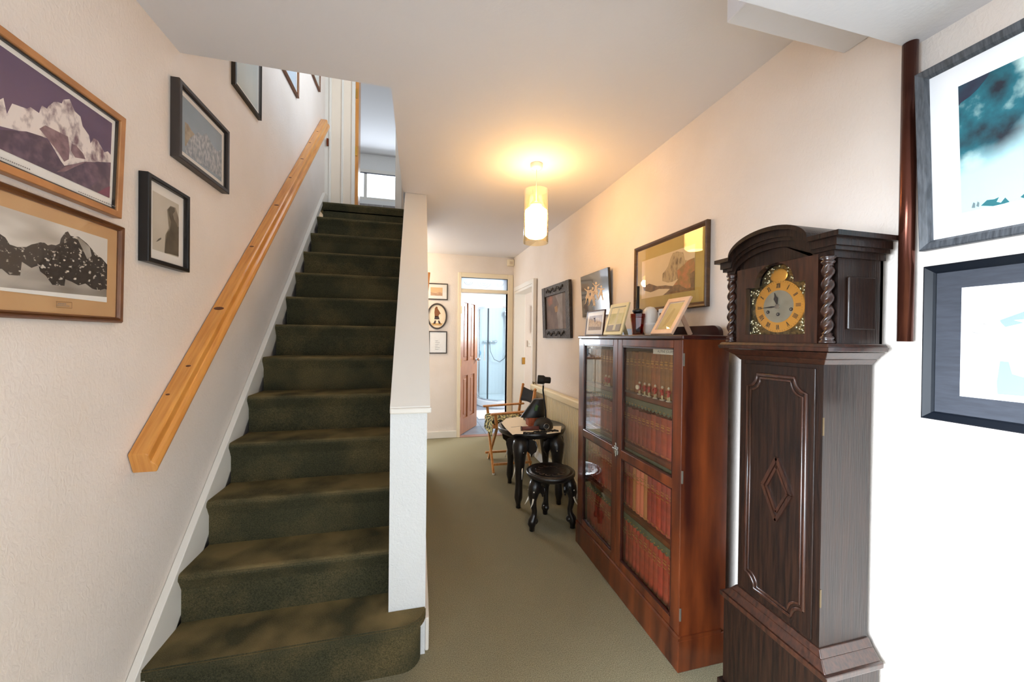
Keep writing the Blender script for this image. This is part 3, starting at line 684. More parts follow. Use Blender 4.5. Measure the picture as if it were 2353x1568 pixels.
# toy soldiers on the top shelf
M_RED = pm('soldier_red', (176, 34, 32), .45); M_SKIN = pm('soldier_skin', (214, 160, 130), .5); M_KHAKI = pm('soldier_khaki', (196, 186, 150), .5); M_HAT = pm('soldier_helmet', (206, 200, 184), .45)
spots = (1.345, 1.388, 1.432, 1.482, 1.528, 1.563, 1.606, 1.905, 1.94)
what = ('rightmost of the row', 'second from the right', 'third from the right', 'fourth from the right, arms lowered', 'fifth from the right', 'sixth from the right', 'with a white drum, leftmost behind the right pane', 'behind the left pane, nearer the middle', 'behind the left pane, farther from the middle')
for k, y in enumerate(spots):
    f = empty('toy_soldier', (1.040, y, 1.0365), random.uniform(-.5, .5)); tag(f, 'red-coated toy soldier on the top shelf, ' + what[k], 'figurine', 'toy soldiers on the top shelf')
    bm = bmesh.new(); lathe(bm, [(.011, 0), (.011, .003), (.009, .004)], seg=12); new_obj('base', bm, M_HAT, f)
    for sx in (-1, 1):
        bm = bmesh.new(); tube(bm, [(0, sx * .004, .003), (sx * .001, sx * .0038, .022)], [.0026, .0034], 7); new_obj('leg', bm, M_KHAKI, f, True)
    bm = bmesh.new(); tube(bm, [(0, 0, .019), (0, 0, .030), (0, 0, .044), (0, 0, .048)], [(.0062, .0075), (.0052, .006), (.0068, .0082), (.003, .004)], 9); new_obj('coat', bm, M_RED, f, True)
    for sx in (-1, 1):
        bm = bmesh.new(); e = (-.006, sx * .011, .035); hnd = (-.011, sx * .004, .030 if k in (3, 6) else .042); tube(bm, [(0, sx * .008, .045), e, hnd], [.0028, .0025, .002], 7); new_obj('arm', bm, M_RED, f, True)
    bm = bmesh.new(); ball(bm, (0, 0, .0525), .0045, 9, 7); new_obj('head', bm, M_SKIN, f, True)
    bm = bmesh.new(); lathe(bm, [(.0075, .0545), (.005, .056), (.0045, .060), (.001, .063)], seg=10); new_obj('helmet', bm, M_HAT, f, True)
    if k == 6:
        bm = bmesh.new(); lathe(bm, [(.011, -.018), (.011, -.011)], (0, -.004, .036), 14, 'X'); new_obj('drum', bm, M_IVORY, f)

# ------------------------------------------------------------------ grandmother clock
ck = tag(empty('longcase_clock', (1.175, .940, 0)), 'dark oak longcase clock with barley twist columns and brass dial', 'clock')
CB = 1.272
def frustum(bm, a, b_, z0, z1):
    """a, b_: (xfront, y0, y1) rectangles running back to the clock's back"""
    def rect(r, z): return [bm.verts.new(p) for p in ((r[0], r[1], z), (CB, r[1], z), (CB, r[2], z), (r[0], r[2], z))]
    lo, hi = rect(a, z0), rect(b_, z1)
    fs = [bm.faces.new(lo[::-1]), bm.faces.new(hi)] + [bm.faces.new((lo[i], lo[(i + 1) % 4], hi[(i + 1) % 4], hi[i])) for i in range(4)]
    bmesh.ops.recalc_face_normals(bm, faces=fs)
bm = B(1.072, CB, .768, 1.110, .085, .388); part('base', bm, M_OAKD, ck)
part('plinth', B(1.058, CB, .754, 1.124, .001, .085), M_OAKD, ck, bevel=.004)
bm = bmesh.new(); frustum(bm, (1.070, .766, 1.112), (1.063, .757, 1.120), .380, .388); frustum(bm, (1.062, .755, 1.121), (1.062, .755, 1.121), .388, .403)
frustum(bm, (1.068, .763, 1.114), (1.080, .782, 1.090), .403, .428); frustum(bm, (1.080, .782, 1.090), (1.088, .793, 1.076), .428, .446)
part('base_moulding', bm, M_OAKM, ck, bevel=.002)
part('trunk', B(1.091, CB, .797, 1.071, .44, 1.245), M_OAKD, ck)
td = part('trunk_door', B(1.086, 1.0909, .815, 1.056, .455, 1.225), M_OAKD, ck, bevel=.002)
def notch(y0, y1, z0, z1, ry, rz):
    p = []
    for cy, cz, a0 in ((y0, z0, 90), (y1, z0, 180), (y1, z1, 270), (y0, z1, 0)):
        for k in range(7):
            a = math.radians(a0 - 90 * k / 6)
            p.append((cy + ry * math.cos(a), cz + rz * math.sin(a)))
    return p
pts = notch(.838, 1.036, .480, 1.192, .036, .042)
for off, r_, nm in ((0, (.0055, .0055), 'outer_bead'), (.011, (.004, .004), 'inner_bead')):
    pp = notch(.838 + off, 1.036 - off, .480 + off, 1.192 - off, .036, .042)
    bm = bmesh.new(); tube(bm, [(1.0855, y, z) for y, z in pp + pp[:1]], [r_] * (len(pp) + 1), 8, caps=False); part(nm, bm, M_OAKM, ck, True, under=td)
dc = (.925, .840)
for f_ in (1.0, .72):
    bm = bmesh.new(); q = [(dc[0] - .047 * f_, dc[1]), (dc[0], dc[1] + .098 * f_), (dc[0] + .047 * f_, dc[1]), (dc[0], dc[1] - .098 * f_)]
    for i in range(4):
        a, b_ = q[i], q[(i + 1) % 4]; bar(bm, (1.0835, a[0], a[1]), (1.0835, b_[0], b_[1]), .010 if f_ == 1 else .007, .009 if f_ == 1 else .006, (1, 0, 0))
    part('lozenge_moulding', bm, M_OAKM, ck, under=td)
for z in (1.04, .56): part('hinge', B(1.0905, 1.095, .7955, .7975, z, z + .05), pm('clock_hinge', (96, 80, 54), .45, .6), ck)
bm = bmesh.new(); frustum(bm, (1.089, .794, 1.074), (1.078, .783, 1.088), 1.236, 1.252); frustum(bm, (1.078, .783, 1.088), (1.058, .764, 1.122), 1.252, 1.272)
frustum(bm, (1.053, .758, 1.132), (1.051, .755, 1.136), 1.274, 1.286); frustum(bm, (1.053, .758, 1.132), (1.058, .764, 1.126), 1.286, 1.296)
part('waist_moulding', bm, M_OAKM, ck, bevel=.002)
# hood
HY0, HY1, HZ0, HZ1 = .774, 1.122, 1.296, 1.545
bm = B(1.104, CB, HY0, HY0 + .012, HZ0, HZ1); box(bm, 1.104, CB, HY1 - .012, HY1, HZ0, HZ1); box(bm, CB - .01, CB, HY0, HY1, HZ0, HZ1)
box(bm, 1.104, 1.112, HY0 + .012, .838, HZ0, HZ1); box(bm, 1.104, 1.112, 1.048, HY1 - .012, HZ0, HZ1)
part('hood', bm, M_OAKD, ck)
part('side_window', B(1.135, 1.235, HY0 - .008, HY0, 1.335, 1.480), M_OAKD, ck, bevel=.003)
DY0, DY1, OY0, OY1, OZ0, OZS, AC, AR = .807, 1.080, .842, 1.044, 1.322, 1.478, .943, .066
bm = bmesh.new(); fx = lambda u, v, h: (h, u, v)
for a in ((DY0, OY0, HZ0, HZ1), (OY1, DY1, HZ0, HZ1), (OY0, OY1, HZ0, OZ0)): box(bm, 1.078, 1.098, a[0], a[1], a[2], a[3])
arc = [(AC + AR * math.cos(a), OZS + .006 + .062 * math.sin(a)) for a in [math.pi * k / 14 for k in range(15)]]
prism(bm, [(OY0, OZS), (AC - AR, OZS)] + arc[::-1] + [(AC + AR, OZS), (OY1, OZS), (OY1, HZ1), (OY0, HZ1)], fx, 1.078, 1.098)
hd = part('hood_door', bm, M_OAKM, ck)
part('hood_glass', B(1.090, 1.092, OY0, OY1, OZ0, 1.542), M_GLASS, ck, under=hd)
# cornice with arch
YC_, HW_, RISE = .958, .138, .064
def curve(z, dz=0, n=26, y0=0, y1=0):
    p = []
    ys = [y0] + [YC_ - HW_ * math.cos(math.pi * k / n) for k in range(n + 1)] + [y1]
    for y in ys:
        t = (y - YC_) / HW_; p.append((y, z + (RISE * math.sqrt(max(0, 1 - t * t)) if abs(t) < 1 else 0)))
    return p
bm = bmesh.new(); LAY = ((1.530, 1.548, .006), (1.548, 1.559, .016), (1.559, 1.580, .022), (1.580, 1.5935, .036))
for z0, z1, pr in LAY:
    up = curve(z1, y0=HY0 - pr, y1=HY1 + pr); dn = curve(z0, y0=HY0 - pr, y1=HY1 + pr)
    xf = 1.088 - pr
    for i in range(len(up) - 1):
        prism(bm, [dn[i], dn[i + 1], up[i + 1], up[i]], fx, xf, CB)
bmesh.ops.remove_doubles(bm, verts=bm.verts, dist=1e-5)
part('cornice', bm, M_OAKD, ck)
bm = bmesh.new(); up = curve(1.535, y0=DY0, y1=DY1); prism(bm, [(DY0, HZ1 - .004)] + [p for p in up] + [(DY1, HZ1 - .004)], fx, 1.090, 1.10)
part('tympanum', bm, M_OAKD, ck)
def twist(cx, cy):
    bm = bmesh.new(); z0, z1, seg, nr = 1.322, 1.512, 20, 90; rings = []
    for j in range(nr + 1):
        z = z0 + (z1 - z0) * j / nr; ring = []
        for i in range(seg):
            th = 2 * math.pi * i / seg; r = .0108 + .0042 * math.cos(2 * (th - 2 * math.pi * 2.6 * (j / nr)))
            ring.append(bm.verts.new((cx + r * math.cos(th), cy + r * math.sin(th), z)))
        rings.append(ring)
    fs = []
    for a, b_ in zip(rings, rings[1:]):
        for i in range(seg): fs.append(bm.faces.new((a[i], a[(i + 1) % seg], b_[(i + 1) % seg], b_[i])))
    bmesh.ops.recalc_face_normals(bm, faces=fs)
    lathe(bm, [(.018, 1.296), (.018, 1.302), (.013, 1.306), (.016, 1.310), (.016, 1.313), (.011, 1.318), (.0125, 1.324)], (cx, cy, 0), 18)
    lathe(bm, [(.012, 1.508), (.011, 1.513), (.016, 1.517), (.016, 1.521), (.012, 1.524), (.018, 1.530), (.018, 1.534), (.006, 1.538)], (cx, cy, 0), 18)
    return bm
for cy in (.785, 1.108): part('twist_column', twist(1.084, cy), M_OAKM, ck, True)
# dial
DC = (.945, 1.411)
dl = part('dial_plate', bmesh.new(), M_BRASSO, ck)
bm = bmesh.new(); prism(bm, [(OY0 - .006, OZ0 - .006), (OY1 + .02, OZ0 - .006), (OY1 + .02, OZS + .004)] + [(AC + .066 * math.cos(a), OZS + .006 + .060 * math.sin(a)) for a in [math.pi * k / 14 for k in range(15)]] + [(OY0 - .006, OZS + .004)], fx, 1.105, 1.108)
bm.to_mesh(dl.data); bm.free()
M_DGOLD = pm('dial_gold', (208, 150, 66), .35, .7); M_DSILV = pm('dial_silver', (160, 154, 136), .4, .7, rgb2=(140, 134, 118), nscale=20)
bm = bmesh.new(); lathe(bm, [(.082, 1.1015), (.082, 1.105)], (0, DC[0], DC[1]), 48, 'X'); part('chapter_ring', bm, M_DGOLD, ck, under=dl)
bm = bmesh.new(); lathe(bm, [(.051, 1.1008), (.051, 1.1016)], (0, DC[0], DC[1]), 40, 'X'); part('dial_centre', bm, M_DSILV, ck, under=dl)
M_INK = pm('dial_ink', (28, 20, 16), .6)
def dial_bar(bm, ang, off, r0, r1, w, tilt=0):
    """bar on the dial; ang clockwise from twelve, seen from the front (viewer's right is -y)"""
    def pt(r, t):
        x = r * math.sin(ang) + t * math.cos(ang); z = r * math.cos(ang) - t * math.sin(ang)
        return (1.1005, DC[0] - x, DC[1] + z)
    bar(bm, pt(r0, off - tilt), pt(r1, off + tilt), w, .0006, (1, 0, 0))
NUM = {1: 'I', 2: 'II', 3: 'III', 4: 'IIII', 5: 'V', 6: 'VI', 7: 'VII', 8: 'VIII', 9: 'IX', 10: 'X', 11: 'XI', 12: 'XII'}
for n_, sx in NUM.items():
    bm = bmesh.new(); ang = math.radians(30 * n_); tot = sum({'I': .0035, 'V': .007, 'X': .007}[c] for c in sx); u = -tot / 2
    for c in sx:
        wd = {'I': .0035, 'V': .007, 'X': .007}[c]; m_ = u + wd / 2
        if c == 'I': dial_bar(bm, ang, m_, .058, .073, .0016)
        elif c == 'V': dial_bar(bm, ang, m_ - .0014, .058, .073, .0016, -.0014); dial_bar(bm, ang, m_ + .0014, .058, .073, .0009, .0014)
        else: dial_bar(bm, ang, m_, .058, .073, .0016, .0022); dial_bar(bm, ang, m_, .058, .073, .0009, -.0022)
        u += wd
    part('numeral', bm, M_INK, ck, under=dl)
bm = bmesh.new()
for k in range(60): dial_bar(bm, math.radians(6 * k), 0, .0765, .0795, .0006)
o = part('minute_track', bm, pm('dial_ink_soft', (110, 76, 34), .6), ck, under=dl)
for nm, ang, ln, ws in (('hour_hand', -13, .045, ((.010, .004), (.020, .011), (.026, .014), (.033, .006), (.045, .001))), ('minute_hand', -92, .068, ((.010, .003), (.020, .006), (.032, .004), (.050, .0015), (.068, .0006)))):
    bm = bmesh.new(); ang = math.radians(ang); prev = (0., .004)
    ptsL, ptsR = [], []
    for r, w_ in (prev,) + ws: ptsL.append((r, -w_ / 2)); ptsR.append((r, w_ / 2))
    prism(bm, [(DC[0] - (r * math.sin(ang) + t * math.cos(ang)), DC[1] + r * math.cos(ang) - t * math.sin(ang)) for r, t in ptsL + ptsR[::-1]], fx, 1.0975, 1.0985)
    part(nm, bm, M_INK, ck, under=dl)
bm = bmesh.new(); lathe(bm, [(.008, 1.097), (.008, 1.0995)], (0, DC[0], DC[1]), 16, 'X'); part('hand_boss', bm, M_STEEL, ck, under=dl)
for y, z in ((DC[0] + .034, DC[1] - .016), (DC[0] - .001, DC[1] - .025), (DC[0] - .044, DC[1] - .012)):
    bm = bmesh.new(); lathe(bm, [(.0055, 1.0995), (.0055, 1.1012)], (0, y, z), 14, 'X'); h_ = part('winding_hole', bm, M_INK, ck, under=dl)
    bm = bmesh.new(); lathe(bm, [(.0022, 1.0985), (.0022, 1.0996)], (0, y, z), 10, 'X'); part('winding_arbor', bm, M_STEEL, ck)
for cy, cz, sy, sz in ((OY0 + .004, OZ0 + .004, 1, 1), (OY1 + .004, OZ0 + .004, -1, 1), (OY0 + .004, OZS - .006, 1, -1), (OY1 + .004, OZS - .006, -1, -1)):
    bm = bmesh.new()
    for k in range(26):
        a, b_ = random.random() * .045, random.random() * .045
        y, z = cy + sy * a, cz + sz * b_
        if math.hypot(y - DC[0], z - DC[1]) < .084: continue
        ball(bm, (1.103, y, z), (.003, random.uniform(.003, .006), random.uniform(.003, .006)), 7, 5)
    part('spandrel', bm, pm('silvered_brass', (176, 166, 132), .3, 1.), ck, True, under=dl)
bm = bmesh.new(); ball(bm, (1.103, AC + .002, OZS + .030), (.004, .030, .0225), 20, 10); part('arch_boss', bm, M_DGOLD, ck, True, under=dl)
bm = bmesh.new()
for k in range(30):
    a = math.pi * random.random(); r = random.uniform(.036, .058); ball(bm, (1.103, AC + r * math.cos(a), OZS + .010 + .9 * r * math.sin(a)), (.003, random.uniform(.003, .006), random.uniform(.003, .005)), 7, 5)
part('arch_ornament', bm, MATS['silvered_brass'], ck, True, under=dl)

# ------------------------------------------------------------------ framed pictures
def px_uv(px, py, O, U, V, Wn, wd):
    r = ray(px, py); Q = O + Wn * wd; t = (Q - EYE).dot(Wn) / r.dot(Wn); P = EYE + r * t - O
    return P.dot(U), P.dot(V)
def clip(poly, u0, u1, v0, v1):
    for ax, lim, sg in ((0, u0, 1), (0, u1, -1), (1, v0, 1), (1, v1, -1)):
        out = []
        for i in range(len(poly)):
            a, b_ = poly[i - 1], poly[i]; ia, ib = (a[ax] - lim) * sg >= 0, (b_[ax] - lim) * sg >= 0
            if ia != ib:
                t = (lim - a[ax]) / (b_[ax] - a[ax]); out.append((a[0] + (b_[0] - a[0]) * t, a[1] + (b_[1] - a[1]) * t))
            if ib: out.append(b_)
        poly = out
        if len(poly) < 3: return []
    return poly
def picture(name, label, O, U, V, w, h, prof, fmat, mount, mmat, layers, pmat, glass=True, group=None, cat='picture', slip=None):
    """framed picture; O lower left corner on the wall, U right, V up (may lean), prof: (inset, height) outline of the moulding,
    mount: (left, right, top, bottom) margins; layers: flat printed shapes on the sheet, traced as pixel outlines, or ('uv', pts)"""
    O, U, V = Vector(O), Vector(U).normalized(), Vector(V).normalized(); Wn = U.cross(V).normalized()
    root = tag(empty(name, O), label, cat, group)
    P = lambda u, v, d: U * u + V * v + Wn * d
    bm = bmesh.new(); rings = []
    for i, d in prof: rings.append([bm.verts.new(P(*c, d)) for c in ((i, i), (w - i, i), (w - i, h - i), (i, h - i))])
    fs = []
    for a, b_ in zip(rings, rings[1:] + rings[:1]):
        for k in range(4): fs.append(bm.faces.new((a[k], a[(k + 1) % 4], b_[(k + 1) % 4], b_[k])))
    bmesh.ops.recalc_face_normals(bm, faces=fs)
    new_obj('frame', bm, fmat, root)
    fi = max(i for i, d in prof); dm = max(d for i, d in prof) * .45
    if slip:
        bm = bmesh.new(); q = slip[1]
        for a in ((fi, fi + q, fi, h - fi), (w - fi - q, w - fi, fi, h - fi), (fi + q, w - fi - q, fi, fi + q), (fi + q, w - fi - q, h - fi - q, h - fi)):
            prism(bm, [(a[0], a[2]), (a[1], a[2]), (a[1], a[3]), (a[0], a[3])], P, dm * .9, dm + .006)
        new_obj('slip', bm, slip[0], root)
    l, r, t, b_ = mount; u0, u1, v0, v1 = fi + l, w - fi - r, fi + b_, h - fi - t
    bm = bmesh.new()
    prism(bm, [(fi - .002, fi - .002), (w - fi + .002, fi - .002), (w - fi + .002, h - fi + .002), (fi - .002, h - fi + .002)], P, .002, dm)
    new_obj('mount', bm, mmat, root)
    bm = bmesh.new(); bm.faces.new([bm.verts.new(P(u, v, dm + .0006)) for u, v in ((u0, v0), (u1, v0), (u1, v1), (u0, v1))])
    pr = new_obj('print', bm, pmat, root)
    for k, (m, pts) in enumerate(layers):
        if pts and pts[0] == 'uv': uv = [(u0 + (u1 - u0) * a, v0 + (v1 - v0) * c) for a, c in pts[1:]]
        elif pts and pts[0] == 'full': uv = [px_uv(a, c, O, U, V, Wn, dm + .001) for a, c in pts[1:]]
        else: uv = [px_uv(a, c, O, U, V, Wn, dm + .001) for a, c in pts]
        uv = clip(uv, *((fi, w - fi, fi, h - fi) if pts[0] == 'full' else (u0, u1, v0, v1)))
        if not uv: continue
        bm = bmesh.new(); bm.faces.new([bm.verts.new(P(u, v, dm + .0009 + .0003 * k)) for u, v in uv]); bm.normal_update()
        if bm.faces[:][0].normal.dot(Wn) < 0: bmesh.ops.reverse_faces(bm, faces=bm.faces[:])
        new_obj('printed_shape', bm, m, pr)
    if glass:
        bm = bmesh.new(); prism(bm, [(fi, fi), (w - fi, fi), (w - fi, h - fi), (fi, h - fi)], P, dm + .008, dm + .009)
        new_obj('glass_pane', bm, M_GLASS, root)
    return root
def wall_pic(side, tl, br, depth, lean=0., left_ext=0., right_ext=0.):
    """outer rectangle of a frame from its front corners, for the left or right wall"""
    s_ = 1 if side == 'L' else -1; wx = XL if side == 'L' else XR
    xt, xb = wx + s_ * (depth + lean), wx + s_ * depth
    a, c = on_x(*tl, xt), on_x(*br, xb)
    y0, y1 = sorted((a.y, c.y))
    if side == 'L': y0 -= left_ext; y1 += right_ext
    else: y1 += left_ext; y0 -= right_ext
    h = a.z - c.z
    O = (wx + s_ * .001, y0 if side == 'L' else y1, c.z)
    return O, (0, s_, 0), (s_ * lean, 0, h), y1 - y0, math.hypot(h, lean)
def flat_prof(fw, d, chamfer=.002): return [(0, 0), (0, d - chamfer), (chamfer, d), (fw - chamfer, d), (fw, d - chamfer), (fw, d * .3)]
def dashes(x0, y0, x1, y1, n, t):
    """a row of illegible caption marks"""
    out = []
    for k in range(n):
        a, b_ = k / n, (k + .72) / n
        out.append([(x0 + (x1 - x0) * a, y0 + (y1 - y0) * a), (x0 + (x1 - x0) * b_, y0 + (y1 - y0) * b_), (x0 + (x1 - x0) * b_, y0 + (y1 - y0) * b_ + t), (x0 + (x1 - x0) * a, y0 + (y1 - y0) * a + t)])
    return out
M_CAP = pm('caption_grey', (140, 134, 130), .8)
# left wall: purple mountain print
M_PSKY = pm('print_purple_sky', (86, 68, 100), .7, rgb2=(102, 80, 108), nscale=5, detail=1)
M_PSNOW = pm('print_purple_snow', (232, 220, 214), .7, rgb2=(116, 86, 100), nscale=34, stretch=(1, 1.3, .9), detail=8, lo=.47, hi=.68)
M_PROCK = pm('print_purple_rock', (78, 62, 82), .7, rgb2=(122, 96, 112), nscale=46, detail=5, lo=.42, hi=.72)
M_PMID = pm('print_mauve_rock', (112, 84, 96), .7, rgb2=(150, 120, 126), nscale=50, detail=5)
M_PRED = pm('print_crimson', (122, 58, 86), .7, rgb2=(100, 56, 84), nscale=30)
M_COPPER = pm('copper_frame', (190, 136, 88), .38, .25, rgb2=(168, 116, 76), nscale=12)
g = wall_pic('L', (0, 55), (280, 503), .022, .010, left_ext=.24)
Lr = [(M_PSNOW, [(-200, 330), (-40, 250), (8, 225), (16, 262), (28, 238), (62, 250), (70, 246), (90, 260), (96, 242), (108, 250), (112, 244), (124, 234), (132, 234), (142, 238), (146, 229), (160, 228), (172, 256), (185, 268), (190, 290), (205, 312), (208, 330), (215, 318), (224, 322), (240, 350), (248, 348), (264, 368), (262, 374), (225, 372), (180, 376), (147, 382), (110, 318), (60, 305), (0, 290), (-200, 420)]),
      (M_PMID, [(108, 318), (90, 296), (104, 288), (128, 300), (156, 314), (160, 344), (158, 366), (147, 372), (130, 345)]),
      (M_PMID, [(164, 330), (174, 334), (190, 352), (196, 366), (172, 362), (162, 346)]),
      (M_PROCK, [(-200, 420), (-40, 320), (0, 298), (60, 302), (98, 314), (112, 328), (126, 352), (147, 381), (200, 372), (264, 374), (262, 470), (-200, 470)]),
      (M_PMID, [(128, 396), (150, 382), (190, 372), (200, 371), (170, 384), (150, 394)]),
      (M_PRED, [(205, 452), (240, 432), (262, 424), (262, 470), (240, 470)])]
for q in dashes(-20, 352, 62, 388, 18, 3) + dashes(172, 438, 256, 474, 18, 2): Lr.append((M_CAP, ['full'] + q))
picture('mountain_print', 'purple mountain print in a copper-coloured frame, upper left on the stair wall', *g, flat_prof(.020, .022), M_COPPER, (.016, .016, .016, .030), M_MOUNT, Lr, M_PSKY, slip=(M_BLACK, .004))
# left wall: sepia mountain photograph
M_SSKY = pm('sepia_sky', (214, 206, 196), .7, rgb2=(150, 138, 124), nscale=7, stretch=(1, .7, 2), detail=2, lo=.45, hi=.75)
M_SROCK = pm('sepia_rock', (52, 42, 36), .7, rgb2=(206, 196, 184), nscale=75, stretch=(1, .9, 1.3), detail=9, lo=.58, hi=.66)
M_SFOG = pm('sepia_fog', (190, 182, 172), .7, rgb2=(120, 108, 96), nscale=8, stretch=(1, .5, 2.2), detail=2)
M_TAN = pm('tan_mount', (206, 164, 116), .75, rgb2=(198, 154, 106), nscale=6)
M_GOLDBR = pm('gilt_brown_frame', (120, 76, 44), .3, .3, rgb2=(98, 60, 36), nscale=10)
g = wall_pic('L', (0, 414), (284, 743), .020, .004, left_ext=.24)
Lr = [(M_SFOG, [(-200, 640), (0, 600), (60, 590), (120, 620), (200, 650), (256, 640), (256, 690), (-200, 690)]),
      (M_SROCK, [(-200, 480), (-30, 520), (0, 538), (12, 546), (22, 562), (40, 568), (60, 568), (72, 562), (82, 560), (92, 557), (102, 558), (110, 564), (118, 562), (128, 564), (137, 560), (140, 548), (150, 534), (156, 532), (162, 542), (170, 544), (180, 544), (200, 560), (212, 574), (222, 586), (234, 594), (246, 608), (252, 620), (251, 668), (240, 664), (228, 668), (212, 664), (196, 652), (180, 656), (165, 648), (150, 642), (148, 657), (120, 655), (105, 634), (92, 624), (88, 610), (72, 616), (50, 602), (46, 634), (20, 632), (4, 618), (-60, 620), (-200, 660)]),
      (MATS['sepia_fog'], [(176, 546), (184, 548), (206, 568), (210, 588), (200, 596), (188, 570)]),
      (M_MOUNT, [(-200, 648), (0, 660), (252, 684), (252, 700), (-200, 700)])]
for q in dashes(132, 697, 150, 698, 5, 2) + dashes(127, 701, 155, 703, 8, 1.5): Lr.append((M_CAP, ['full'] + q))
M_LINE = pm('plaque_line', (150, 108, 60), .6)
Lr += [(M_LINE, ['full', (123, 692.5), (159, 694.5), (159, 696), (123, 694)]), (M_LINE, ['full', (123, 706), (159, 708), (159, 709), (123, 707)]), (M_LINE, ['full', (123, 692), (124, 692), (124, 707), (123, 707)]), (M_LINE, ['full', (158, 694.5), (159.2, 694.5), (159.2, 709), (158, 709)])]
picture('mountain_photograph', 'black and white mountain photograph in tan mount, lower left on the stair wall', *g, [(0, 0), (0, .014), (.004, .02), (.010, .016), (.013, .019), (.017, .012), (.017, .004)], M_GOLDBR, (.036, .036, .034, .042), M_TAN, Lr, M_SSKY)
# left wall: blue mountain photograph
M_BSKY = pm('blue_print_sky', (140, 156, 168), .7, rgb2=(156, 170, 184), nscale=6)
M_BROCK = pm('blue_print_rock', (138, 146, 156), .7, rgb2=(204, 204, 206), nscale=60, stretch=(1, 1.4, .8), detail=6, lo=.4, hi=.7)
M_BOCHRE = pm('blue_print_ochre', (150, 134, 112), .7, rgb2=(186, 170, 146), nscale=40)
M_DKFR = pm('dark_brown_frame', (56, 48, 44), .4)
g = wall_pic('L', (413, 178), (527, 447), .030)
Lr = [(M_BOCHRE, [(425, 280), (432, 285), (440, 300), (450, 312), (448, 345), (425, 335)]),
      (M_BROCK, [(425, 340), (436, 318), (446, 310), (456, 304), (464, 312), (474, 306), (486, 330), (498, 348), (512, 344), (514, 412), (470, 384), (425, 350)])]
picture('mountain_photograph', 'blue mountain photograph in dark frame, hung highest below the ceiling edge', *g, flat_prof(.017, .030), M_DKFR, (.022, .022, .022, .024), M_MOUNT, Lr, M_BSKY, slip=(M_BLACK, .003))
# left wall: smoky portrait photograph
M_FBG = pm('foggy_print', (206, 196, 182), .7, rgb2=(194, 184, 166), nscale=8)
M_FDK = pm('foggy_dark', (78, 66, 48), .8, rgb2=(104, 92, 72), nscale=26, detail=3)
M_FMID = pm('foggy_mid', (126, 114, 96), .8, rgb2=(150, 138, 120), nscale=30)
g = wall_pic('L', (341, 394), (436, 627), .028)
Lr = [(M_FMID, [(384, 482), (392, 473), (404, 478), (410, 500), (413, 518), (417, 545), (416, 590), (378, 580), (380, 540), (388, 525)]),
      (M_FDK, [(386, 482), (391, 475), (401, 478), (402, 486), (397, 492), (400, 505), (405, 512), (408, 522), (414, 520), (416, 545), (415, 591), (388, 583), (378, 582), (380, 560), (384, 535), (390, 528), (393, 510), (388, 495)]),
      (M_FDK, [(358, 556), (364, 549), (370, 546), (370, 550), (364, 554)])]
picture('portrait_photograph', 'foggy portrait photograph with white mount in black frame above the handrail', *g, flat_prof(.015, .028), M_BLACK, (.030, .030, .032, .034), M_MOUNT, Lr, M_FBG)
# three frames climbing the stairwell
M_PALE = pm('pale_print', (196, 204, 200), .6, rgb2=(214, 218, 212), nscale=4)
for k, (tl, br, hh, lab, sky) in enumerate((((541, 60), (602, 278), .42, 'pale picture in dark gilt frame, lowest of those cut off by the ceiling edge', M_PALE),
                                           ((628, 60), (688, 227), .40, 'pale blue picture in a gilt frame, second up the stairwell wall', pm('pale_blue_print', (196, 212, 228), .6, rgb2=(210, 222, 232), nscale=4)),
                                           ((712, 60), (737, 212), .36, 'small gilt framed picture highest up the stairwell beside the door', M_PALE))):
    dpt = .020; b_ = on_x(*br, XL + dpt); l_ = on_x(tl[0], br[1], XL + dpt)
    O = (XL + .001, l_.y, b_.z)
    picture('stairwell_picture', lab, O, (0, 1, 0), (0, 0, 1), b_.y - l_.y, hh, [(0, 0), (0, .018), (.006, .02), (.012, .014), (.018, .016), (.022, .006)], M_GOLDBR if k else pm('black_gilt_frame', (48, 40, 30), .35, .2), (.012, .012, .012, .012), M_MOUNT, [], sky)
# end wall pictures
def end_pic(name, label, tl, br, d, *a, **kw):
    ye = YE - d
    def at(p): r = ray(*p); return EYE + r * (ye / r.y)
    A, C_ = at(tl), at(br)
    return picture(name, label, (A.x, YE - .001, C_.z), (1, 0, 0), (0, 0, 1), C_.x - A.x, A.z - C_.z, *a, **kw)
end_pic('landscape_picture', 'small sepia landscape in a thin black frame on the end wall, above the oval', (978, 650), (1029, 690), .015, flat_prof(.013, .015), M_DKFR, (.05, .055, .04, .04), M_MOUNT, [(pm('sepia_hill', (176, 128, 88), .7, rgb2=(206, 160, 112), nscale=40), ['uv', (0, 0), (1, 0), (1, .35), (.7, .45), (.4, .3), (0, .42)])], pm('sepia_land', (222, 184, 138), .7))
end_pic('handwritten_letter', 'framed handwritten letter in a thin black frame on the end wall, below the oval', (985, 761), (1027, 813), .015, flat_prof(.013, .015), M_DKFR, (.02, .02, .02, .02), M_MOUNT, [(M_CAP, ['uv', (.3, .8 - .1 * k), (.3 + .35 * (1 - .2 * (k % 3)), .8 - .1 * k + .005), (.3 + .35 * (1 - .2 * (k % 3)), .785 - .1 * k), (.3, .775 - .1 * k)]) for k in range(2, 8)], pm('letter_paper', (232, 228, 222), .8))
ov = tag(empty('oval_picture', (.229, YE - .001, 1.575)), 'oval black framed picture of a figure in uniform on the end wall', 'picture')
